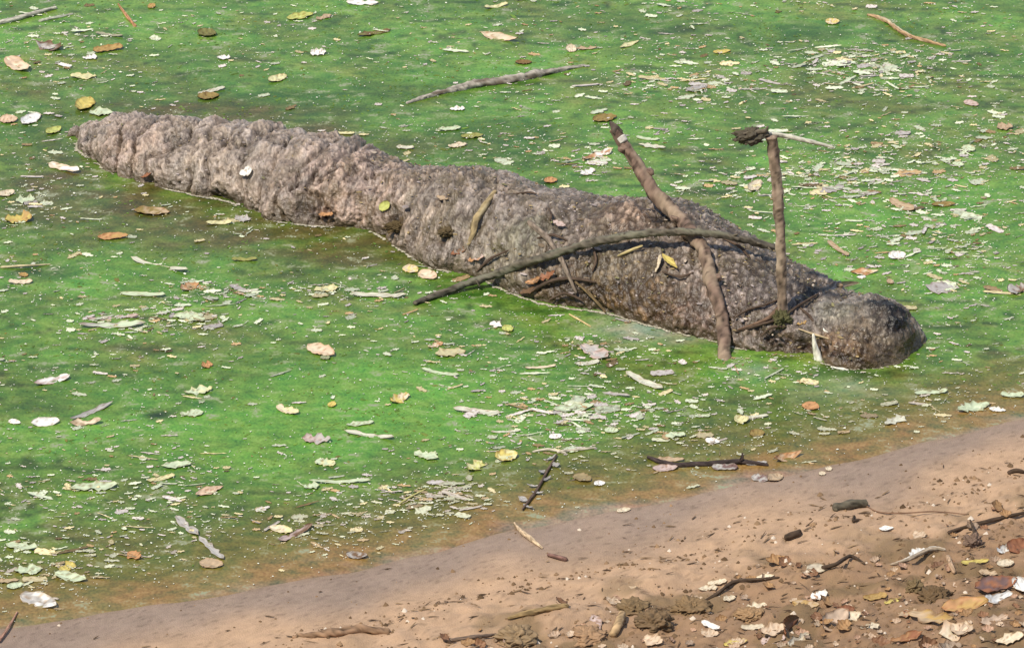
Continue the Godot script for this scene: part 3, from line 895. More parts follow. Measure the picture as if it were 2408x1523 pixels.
	# floating and stranded sticks
	var fl := "sticks afloat on the algae"
	twig([[955, 243, .001], [1040, 216, .003], [1130, 196, .004], [1240, 180, .004], [1300, 168, .003], [1372, 154, .001]], [.0022, .0055, .0085, .0078, .0060, .0025], Vector3(.36, .32, .26), "rough grey-brown stick afloat behind the crocodile's back", "branch", fl, 0.35, Vector3(.13, .10, .07))
	twig([[-20, 57, .003], [60, 37, .004], [132, 17, .003]], [.0046, .0048, .0030], Vector3(.46, .43, .34), "pale stick running out of the far corner beyond the tail", "branch", fl)
	twig([[90, 50, .001], [130, 41, .002], [172, 32, .001]], [.0026, .0032, .0020], Vector3(.40, .40, .30), "short pale stick lying just below the far corner stick", "branch", fl)
	twig([[2040, 34, .002], [2080, 46, .003], [2118, 72, .004], [2150, 87, .004], [2180, 96, .003], [2226, 108, .002]], [.0020, .0046, .0040, .0036, .0044, .0020], Vector3(.37, .24, .13), "orange-brown twig bent twice, afloat far behind the upright stick", "branch", fl, 0.3, Vector3(.52, .42, .27))
	twig([[1522, 1074, .003], [1578, 1090, .004], [1660, 1089, .004], [1742, 1086, .004], [1808, 1093, .002]], [.0026, .0044, .0048, .0042, .0022], Vector3(.055, .04, .035), "black twig stranded at the water's edge in front of the snout", "branch", fl)
	twig([[1738, 1087, .004], [1744, 1077, .012], [1747, 1064, .020]], [.0034, .0028, .0010], Vector3(.055, .04, .035), "black spur standing up from the stranded black twig", "twig", fl)
	twig([[276, 8, .001], [298, 38, .003], [318, 62, .001]], [.0014, .0030, .0030], Vector3(.42, .22, .11), "reddish twig afloat near the far edge beyond the tail", "twig", fl)
	twig([[-5, 1508, .004], [18, 1475, .005], [40, 1438, .002]], [.0022, .0020, .0010], Vector3(.38, .21, .14), "thin reddish stalk sticking up at the near left water's edge", "twig", fl)
	twig([[1209, 1228, .002], [1228, 1252, .004], [1250, 1268, .004], [1276, 1289, .002]], [.0014, .0034, .0036, .0016], Vector3(.50, .37, .23), "pale peeled twig in the brown shallows", "twig", fl)
	twig([[1288, 1304, .003], [1312, 1310, .004], [1334, 1316, .003]], [.0030, .0032, .0038], Vector3(.16, .09, .07), "short dark twig on wet sand by the pale peeled twig", "twig", fl)
	twig([[935, 1187, .002], [965, 1168, .003], [1003, 1148, .001]], [.0010, .0018, .0010], Vector3(.47, .42, .16), "thin yellowish stalk afloat near the shore left of the leaflet sprig", "straw_stalk", fl)
	twig([[0, 628, .002], [60, 625, .003], [118, 621, .001]], [.0020, .0020, .0010], Vector3(.52, .44, .26), "straight straw beside the dark gap in the algae at the left", "straw_stalk", fl)
	twig([[1338, 738, .003], [1362, 752, .003], [1390, 768, .001]], [.0014, .0020, .0012], Vector3(.55, .42, .2), "short yellow straw at the waterline below the brown twig", "straw_stalk", fl)
	twig([[1310, 1064, .002], [1330, 1060, .003], [1402, 1052, .002]], [.0018, .0026, .0016], Vector3(.52, .46, .34), "whitish twig lying across the head of the leaflet sprig", "straw_stalk", fl)
	twig([[1252, 1062, .002], [1290, 1056, .003], [1332, 1066, .002]], [.0016, .0024, .0018], Vector3(.54, .48, .36), "whitish twig left of the head of the leaflet sprig", "straw_stalk", fl)
	# the sprig with pairs of pale leaflets
	var sprig := Node3D.new()
	put(sprig, "sprig")
	sprig.position = spot(1268, 1135)
	w = []
	for q in [[1310, 1068], [1288, 1105], [1270, 1140], [1250, 1168], [1228, 1198]]: w.append(spot(q[0], q[1], 0.004) - sprig.position)
	obj("stem", tube(w, [.0012, .0020, .0022, .0022, .0016], Vector3(.11, .075, .055), 61), m_bark, sprig)
	for i in 8:
		var f := i / 7.0
		var c: Vector3 = spot(lerpf(1308, 1232, f) + (10 if i % 2 else -12), lerpf(1076, 1190, f), 0.004) - sprig.position
		var lf := obj("leaflet", leaf_mesh(rng.randf_range(.012, .026), rng.randf_range(.005, .011), "torn" if i % 2 else "point", PAL["grey"] * rng.randf_range(.7, 1.25), 0.3, 90 + i), m_leaf, sprig)
		lf.position = c
		lf.rotation = Vector3(rng.randf_range(0.0, 0.5), rng.randf_range(-0.9, 0.9), rng.randf_range(-0.2, 0.2))
	tag(sprig, "dark-stemmed sprig of shrivelled pinkish grey leaflets near the shore", "sprig")

# ---------------------------------------------------------------- leaves on the water and on the hide
func build_leaves() -> void:
	var g := "leaves floating on the algae"
	for r in [
		[12, 140, 68, 170, 30, "oval", "peach", 12, "peach leaf with a pale end afloat at the far left", 0.2, "cream"],
		[-4, 284, 42, 282, 26, "oval", "peach", 12, "peach leaf cut by the left edge level with the tail tip"],
		[48, 294, 94, 270, 26, "oval", "white", 14, "white leaf beside the peach leaf left of the tail tip"],
		[184, 262, 212, 232, 30, "round", "yellow", 10, "mustard round leaf just behind the tail tip"],
		[206, 266, 268, 266, 22, "torn", "palegreen", 8, "frayed pale green leaf touching the mustard round leaf"],
		[107, 316, 142, 299, 18, "oval", "lime", 8, "small lime leaf left of the tail tip"],
		[216, 121, 290, 110, 20, "strip", "ochre", 8, "long ochre leaf afloat far behind the tail"],
		[162, 179, 228, 181, 20, "torn", "paleyellow", 6, "ragged pale yellow leaf between the ochre leaf and the tail"],
		[192, 138, 228, 134, 18, "torn", "white", 8, "chalky white scrap just below the long ochre leaf"],
		[136, 150, 168, 158, 11, "strip", "white", 8, "narrow white scrap left of the chalky scrap"],
		[82, 104, 150, 118, 26, "torn", "grey", 10, "curled grey-brown leaf near the far left corner", 0.4, "brown"],
		[466, 84, 506, 74, 28, "round", "olive", 4, "olive leaf half under the algae beyond the tail's middle"],
		[462, 222, 530, 206, 12, "strip", "straw", 10, "greyish leaf stalk with a brown blade under it, behind the tail"],
		[462, 230, 516, 224, 22, "oval", "ochre", 2, "submerged brown blade below the greyish stalk"],
		[630, 193, 674, 178, 21, "oval", "paleyellow", 10, "pale yellow-green oval leaf in the dark green stretch behind the back"],
		[728, 126, 768, 124, 24, "torn", "white", 14, "bright white scrap in the far green stretch"],
		[672, 45, 738, 32, 20, "oval", "lime", 8, "yellow-green oval leaf near the far edge"],
		[742, 46, 780, 36, 14, "torn", "tan", 8, "tan scrap right beside the yellow-green oval leaf"],
		[346, 14, 365, 16, 16, "round", "ochre", 8, "tiny orange leaf at the far edge above the tail"],
		[508, 136, 542, 136, 15, "torn", "white", 8, "whitish scrap left of the bright white scrap"],
		[222, 78, 290, 86, 9, "strip", "straw", 4, "thin straw above the long ochre leaf"],
		[812, 8, 892, 8, 24, "torn", "white", 16, "large white leaf cut by the far edge"],
		[1128, 82, 1222, 97, 28, "point", "cream", 20, "big cream leaf raised on the algae, orange at its blunt end", 0.22, "peach"],
		[1137, 19, 1196, 9, 12, "strip", "paleyellow", 8, "slim pale yellow leaf at the far edge above the big cream leaf"],
		[1330, 118, 1356, 116, 26, "round", "cream", 26, "round cream leaf far behind the thick branch"],
		[1352, 116, 1406, 112, 12, "torn", "tan", 6, "tan shred right of the round cream leaf"],
		[1456, 113, 1504, 96, 13, "point", "paleyellow", 12, "slim pale leaf slanting up, right of the round cream leaf"],
		[838, 85, 920, 70, 16, "torn", "olive", 2, "dark leaf under the surface left of the big cream leaf", 0.1, "brown"],
		[1210, 147, 1252, 146, 14, "oval", "rust", 2, "rust-brown leaf sunk under the algae above the rough stick"],
		[1392, 284, 1452, 274, 22, "oval", "ochre", 4, "mustard leaf under the surface behind the thick branch's end"],
		[1028, 306, 1086, 300, 17, "torn", "palegreen", 8, "pale green leaf behind the middle of the back"],
		[1082, 322, 1138, 318, 14, "oval", "lime", 4, "lime leaf sunk beside the pale green leaf"],
		[1056, 257, 1094, 256, 14, "torn", "white", 8, "white scrap below the rough floating stick"],
		[1052, 346, 1098, 338, 14, "torn", "cream", 8, "cream scrap just behind the crest of the back"],
		[780, 312, 836, 314, 9, "strip", "paleyellow", 6, "thin pale strip behind the back near the tail"],
		[930, 346, 975, 348, 11, "strip", "straw", 6, "pale strip right behind the crest"],
		[1366, 378, 1440, 354, 20, "torn", "orange", 14, "white and orange leaf left of the thick branch's end", 0.2, "white"],
		[1364, 412, 1400, 400, 18, "torn", "white", 12, "white scrap under the white and orange leaf"],
		[1278, 426, 1312, 424, 16, "oval", "orange", 6, "orange leaf against the far side of the back"],
		[1494, 322, 1552, 330, 10, "strip", "palegreen", 8, "pale shred right of the thick branch's end"],
		[1500, 340, 1568, 348, 12, "torn", "straw", 8, "pale wide shred right below the thick branch's end"],
		[1940, 53, 1976, 52, 20, "oval", "cream", 14, "cream and yellow leaf in the dark far patch", 0.2, "yellow"],
		[1676, 124, 1720, 120, 12, "oval", "yellow", 8, "golden leaf afloat far behind the upright stick"],
		[2092, 472, 2154, 498, 22, "strip", "tan", 24, "tan curled leaf right of the upright stick, casting a dark edge", 0.2],
		[2190, 482, 2250, 480, 14, "oval", "ochre", 3, "orange-brown sunken leaf right of the tan curled leaf"],
		[2266, 240, 2304, 248, 16, "oval", "pink", 20, "pinkish white leaf near the right edge with a dark gap beside it"],
		[2344, 302, 2384, 298, 24, "torn", "tan", 10, "torn tan leaf at the right edge"],
		[2264, 346, 2294, 356, 18, "oval", "palegreen", 14, "pale green leaf below the pinkish white leaf"],
		[2240, 384, 2268, 390, 14, "round", "palegreen", 12, "small whitish green leaf left of a dark gap near the right edge"],
		[1764, 452, 1788, 424, 20, "oval", "cream", 10, "yellowish curled leaf left of the upright stick's middle"],
		[2088, 606, 2132, 600, 24, "oval", "white", 20, "bright white leaf standing out on the green right of the snout"],
		[2000, 642, 2068, 638, 18, "point", "orange", 8, "orange and cream leaf just behind the nose", 0.15, "cream"],
		[1946, 568, 1998, 604, 10, "strip", "tan", 8, "thin tan strip behind the snout"],
		[2036, 648, 2016, 652, 13, "strip", "white", 6, "pale strip under the orange and cream leaf"],
		[2086, 664, 2102, 662, 14, "round", "tan", 10, "small round tan leaf behind the nose tip"],
		[2368, 686, 2420, 680, 34, "torn", "grey", 10, "grey leaf at the right edge level with the snout", 0.2, "brown"],
		[1886, 952, 1928, 962, 20, "oval", "orange", 8, "dark orange leaf in front of the nose"],
		[2250, 968, 2330, 950, 26, "torn", "palegreen", 10, "pale green crumpled leaf near the right shore"],
		[2326, 962, 2368, 966, 14, "torn", "white", 10, "small white leaf by the crumpled green one"],
		[2148, 926, 2232, 920, 12, "strip", "palegreen", 8, "long pale strip right in front of the nose"],
		[2352, 928, 2412, 930, 14, "strip", "palegreen", 8, "pale strip at the right edge above the shore"],
		[2080, 1000, 2130, 980, 18, "torn", "straw", 8, "straw-coloured scrap at the shore below the nose"],
		[8, 522, 76, 512, 32, "torn", "yellow", 10, "bright yellow leaf at the left edge", 0.2, "ochre"],
		[34, 474, 84, 470, 24, "torn", "palegreen", 10, "whitish green leaf above the bright yellow leaf"],
		[-6, 462, 34, 450, 18, "oval", "cream", 10, "cream leaf cut by the left edge"],
		[112, 388, 188, 405, 20, "strip", "cream", 18, "long creamy white leaf near the flank of the tail", 0.1, "white"],
		[312, 496, 402, 500, 22, "oval", "ochre", 2, "brownish orange leaf sunk below the tail", 0.1, "tan"],
		[482, 525, 547, 523, 13, "strip", "paleyellow", 14, "straight-sided pale yellow leaf below the tail"],
		[550, 514, 590, 518, 22, "torn", "grey", 12, "grey-white leaf touching the straight yellow one"],
		[226, 560, 303, 554, 19, "oval", "orange", 8, "orange leaf with a pale tip left of the brownish one", 0.1, "ochre"],
		[542, 610, 606, 610, 11, "strip", "lime", 4, "yellow-green strip in front of the tail"],
		[16, 664, 78, 663, 14, "strip", "cream", 14, "pale cream strip below the dark gap at the left"],
		[44, 648, 66, 646, 12, "round", "ochre", 6, "small ochre leaf in the dark gap at the left"],
		[304, 610, 446, 640, 12, "strip", "straw", 10, "long whitish straw slanting down in front of the tail"],
		[278, 690, 392, 696, 13, "strip", "palegreen", 10, "long whitish strip below the slanting straw"],
		[422, 684, 468, 668, 24, "torn", "tan", 16, "tan crumpled leaf at the end of the slanting straw", 0.2, "orange"],
		[556, 686, 610, 682, 9, "strip", "straw", 8, "thin straw right of the tan crumpled leaf"],
		[735, 684, 796, 678, 22, "torn", "paleyellow", 10, "pale yellow clump left of the long white straw"],
		[822, 692, 960, 698, 13, "strip", "straw", 10, "long white straw ending at the arched branch's tip"],
		[947, 630, 984, 640, 22, "oval", "cream", 14, "cream leaf touching the waterline of the back", 0.1, "yellow"],
		[984, 642, 1028, 656, 26, "oval", "cream", 16, "larger cream leaf beside it at the waterline", 0.1, "peach"],
		[722, 814, 788, 838, 28, "oval", "cream", 14, "big cream leaf alone on the bright algae", 0.15, "peach"],
		[752, 842, 776, 840, 14, "torn", "palegreen", 4, "pale green underside showing below the big cream leaf"],
		[1152, 760, 1182, 770, 18, "torn", "white", 16, "white leaf in front of the crocodile's neck"],
		[1180, 776, 1208, 772, 18, "round", "lime", 10, "lime leaf stuck to the white one in front of the neck"],
		[916, 948, 962, 930, 26, "torn", "yellow", 14, "golden tan leaf on the smooth bright algae", 0.2, "cream"],
		[648, 958, 704, 974, 18, "torn", "cream", 12, "cream torn leaf left of the golden tan leaf", 0.2, "paleyellow"],
		[770, 950, 790, 954, 14, "round", "yellow", 8, "small yellow leaf between the torn cream and the golden leaf"],
		[474, 864, 498, 856, 22, "torn", "orange", 14, "small orange scrap in the left middle of the pond"],
		[18, 990, 48, 996, 12, "oval", "white", 16, "small white leaf at the left edge"],
		[70, 998, 142, 992, 24, "oval", "white", 24, "glaring white leaf near the left edge"],
		[160, 998, 240, 992, 18, "torn", "tan", 14, "tan folded leaf right of the glaring white one", 0.3, "cream"],
		[160, 990, 268, 946, 12, "torn", "grey", 12, "long grey flake slanting above the tan folded leaf"],
		[76, 905, 166, 886, 16, "torn", "pink", 10, "pinkish grey flake left in the middle of the pond", 0.2, "white"],
		[180, 768, 346, 764, 18, "torn", "grey", 8, "broad pale flake patch left of the middle", 0.1, "palegreen"],
		[200, 752, 330, 742, 12, "torn", "pink", 8, "long pinkish flake above the broad pale flake"],
		[408, 742, 484, 756, 24, "torn", "palegreen", 8, "frayed pale green mat left of the middle"],
		[430, 926, 500, 914, 22, "torn", "palegreen", 10, "crumpled green-white leaf below the orange scrap", 0.2, "paleyellow"],
		[420, 975, 480, 970, 16, "torn", "palegreen", 8, "pale green scrap under the crumpled green-white leaf"],
		[708, 1034, 780, 1036, 24, "torn", "pink", 16, "pinkish grey curled leaf in the near bright algae", 0.25, "grey"],
		[806, 1014, 930, 1032, 12, "strip", "straw", 10, "long white straw in the near bright algae"],
		[812, 1000, 882, 992, 14, "torn", "palegreen", 8, "pale flake above the long near straw"],
		[722, 1134, 876, 1132, 9, "strip", "palegreen", 8, "long straight straw in the near algae"],
		[712, 1146, 752, 1142, 16, "torn", "palegreen", 8, "pale scrap at the left end of the straight near straw"],
		[738, 1086, 790, 1092, 20, "torn", "palegreen", 10, "greenish yellow leaf below the pinkish curled leaf", 0.1, "paleyellow"],
		[972, 1064, 1032, 1080, 20, "torn", "palegreen", 8, "pale green leaf left of the two yellow leaves"],
		[1162, 1080, 1218, 1070, 28, "oval", "yellow", 12, "yellow leaf with a pale rim near the leaflet sprig", 0.2, "paleyellow"],
		[1098, 1110, 1134, 1088, 22, "torn", "lime", 10, "lime curled leaf left of the rimmed yellow leaf", 0.3, "paleyellow"],
		[1062, 962, 1180, 974, 14, "strip", "straw", 10, "long curved pale strip on the bright algae"],
		[1298, 965, 1400, 955, 20, "torn", "palegreen", 8, "wide pale green flake in the middle of the pond"],
		[1400, 962, 1460, 958, 11, "strip", "palegreen", 8, "pale strip right of the wide pale flake"],
		[1290, 1030, 1322, 1024, 14, "oval", "white", 10, "white leaf above the whitish twigs"],
		[1152, 1016, 1226, 1013, 6, "strip", "straw", 8, "hair-thin straw on the bright algae"],
		[1006, 818, 1042, 806, 14, "torn", "cream", 10, "cream scrap with an orange spot on the green before the back", 0.1, "orange"],
		[988, 868, 1082, 884, 9, "strip", "palegreen", 8, "thin pale straw in the middle of the pond"],
		[1232, 866, 1310, 860, 7, "strip", "cream", 8, "thin cream straw in front of the neck"],
		[1366, 815, 1432, 846, 32, "torn", "grey", 10, "large shrivelled grey leaf in front of the head", 0.2, "pink"],
		[1352, 858, 1412, 850, 12, "strip", "straw", 8, "pale strip under the large shrivelled grey leaf"],
		[1470, 878, 1562, 918, 14, "strip", "straw", 10, "pale strip slanting down in front of the thick branch's foot"],
		[1726, 986, 1762, 992, 20, "round", "paleyellow", 10, "yellow ring-shaped leaf in front of the snout", 0.5],
		[1762, 1022, 1800, 1018, 18, "oval", "ochre", 4, "orange leaf in the shallows below the ring-shaped leaf"],
		[1658, 1034, 1694, 1042, 14, "oval", "white", 12, "whitish leaf above the stranded black twig"],
		[1562, 1026, 1614, 1022, 16, "torn", "palegreen", 10, "pale green leaf left of the whitish leaf above the black twig"],
		[1420, 1012, 1456, 1014, 15, "oval", "palegreen", 10, "white-green leaf in the near shallows"],
		[1632, 978, 1672, 978, 9, "strip", "palegreen", 8, "small pale strip above the near shallows"],
		[1740, 982, 1810, 978, 8, "strip", "straw", 8, "pale straw right of the ring-shaped leaf"],
		[1816, 1086, 1888, 1066, 22, "point", "orange", 20, "curled brown leaf on the edge by the black twig's right end", 0.35, "tan"],
		[1766, 1124, 1812, 1130, 22, "torn", "grey", 20, "grey and purple leaf at the water's edge", 0.2, "purple"],
		[1808, 1132, 1838, 1116, 20, "oval", "tan", 8, "tan leaf joined to the grey and purple one"],
		[1532, 1104, 1596, 1100, 17, "oval", "pink", 14, "pinkish leaf stuck under the left end of the black twig"],
		[1534, 1080, 1612, 1082, 13, "torn", "tan", 14, "tan bark shred along the left half of the black twig"],
		[1672, 1100, 1738, 1100, 18, "strip", "grey", 12, "purplish grey leaf under the middle of the black twig", 0.1, "purple"],
		[1752, 1092, 1806, 1088, 10, "strip", "grey", 12, "grey shred at the right end of the black twig"],
		[1450, 1204, 1484, 1196, 11, "oval", "cream", 8, "little cream leaf in the brown shallows"],
		[1348, 1118, 1390, 1132, 18, "oval", "tan", 4, "tan leaf sunk right of the leaflet sprig"],
		[1396, 1140, 1424, 1134, 12, "oval", "white", 10, "white leaf right of the sunk tan leaf"],
		[632, 1240, 690, 1252, 18, "oval", "cream", 14, "cream leaf at the near shallows left of the flake heap", 0.1, "paleyellow"],
		[650, 1276, 736, 1238, 16, "torn", "pink", 14, "pink-brown curled bark strip across the flake heap", 0.2, "brown"],
		[812, 1306, 866, 1310, 16, "oval", "grey", 12, "grey leaf with a dark middle in the near shallows", 0.3, "brown"],
		[344, 1132, 412, 1118, 12, "strip", "paleyellow", 10, "pale yellow curled strip in the near left algae"],
		[456, 1166, 526, 1144, 18, "point", "peach", 12, "peach pointed leaf in the near left algae"],
		[160, 1150, 280, 1142, 24, "torn", "palegreen", 8, "broad pale green flake in the near left algae"],
		[376, 1098, 452, 1090, 15, "torn", "palegreen", 8, "pale two-lobed flake above the yellow curled strip"],
		[412, 1216, 468, 1262, 14, "torn", "grey", 10, "grey torn strip in the near left algae, upper of two in line"],
		[466, 1262, 528, 1318, 13, "torn", "grey", 10, "grey torn strip in the near left algae, lower of two in line"],
		[466, 1324, 526, 1330, 22, "oval", "tan", 8, "tan leaf at the foot of the grey torn strips"],
		[302, 1300, 328, 1316, 24, "torn", "orange", 14, "bright orange scrap in the near left shallows"],
		[126, 1350, 204, 1366, 20, "oval", "palegreen", 10, "whitish leaf with a yellow leaf upon it, near left"],
		[140, 1348, 172, 1324, 22, "torn", "yellow", 12, "yellow leaf lying on the whitish one, near left"],
		[30, 1344, 98, 1340, 22, "torn", "palegreen", 8, "pale green leaf near the left edge in the shallows"],
		[46, 1402, 136, 1430, 32, "oval", "grey", 20, "large grey leaf on the near left shore", 0.15, "white"],
		[14, 1384, 54, 1372, 14, "oval", "palegreen", 8, "pale leaf above the large grey shore leaf"],
		[10, 1282, 90, 1290, 20, "torn", "palegreen", 8, "crumpled pale flake at the near left edge"],
		]:
		leaf(r, "floating_leaf", g)
	g = "leaves lying on the crocodile"
	for r in [
		[891, 492, 919, 484, 27, "round", "lime", 42, "round lime leaf stuck on the crocodile's back"],
		[562, 412, 594, 402, 26, "torn", "white", 30, "bright white tuft on the crocodile's tail"],
		[1544, 642, 1556, 598, 12, "strip", "cream", 10, "cream folded blade on the cheek under the arched branch"],
		[1556, 598, 1594, 634, 17, "point", "yellow", 20, "golden folded blade beside the cream one on the cheek"],
		[1958, 676, 2000, 668, 16, "oval", "tan", 24, "tan leaf on the far ridge of the snout", 0.3],
		[1874, 764, 1898, 756, 14, "torn", "ochre", 14, "yellow-brown scrap in front of the upright stick's foot"],
		[1236, 668, 1276, 656, 20, "torn", "orange", 20, "orange-brown leaf in the heap below the arched branch", 0.3, "brown"],
		[1268, 660, 1308, 640, 22, "torn", "rust", 24, "rust-coloured leaf on top of the heap below the arched branch", 0.3],
		[1222, 690, 1262, 680, 16, "torn", "brown", 16, "dark brown leaf at the waterline end of the heap"],
		[1060, 600, 1100, 586, 18, "torn", "rust", 18, "rusty bark scrap at the foot of the yellow twig", 0.2, "brown"],
		[1098, 612, 1140, 604, 20, "torn", "orange", 10, "orange-tan leaf scrap between the yellow twig and the waterline", 0.1, "pink"],
		[1300, 520, 1330, 534, 14, "torn", "pink", 22, "pinkish scrap right of the black thorn-like twig end"],
		[748, 506, 784, 504, 12, "torn", "orange", 8, "orange-brown scrap on the flank near the tail's middle"],
		[1026, 462, 1054, 470, 12, "torn", "tan", 8, "tan scrap on the back left of the yellow twig"],
		[330, 418, 356, 408, 12, "torn", "rust", 14, "rust-brown scrap at the waterline of the tail"],
		[1472, 556, 1508, 550, 14, "torn", "tan", 16, "tan scrap above the arched branch on the crocodile's back", 0.2, "peach"],
		]:
		leaf(r, "fallen_leaf", g, 0.004)

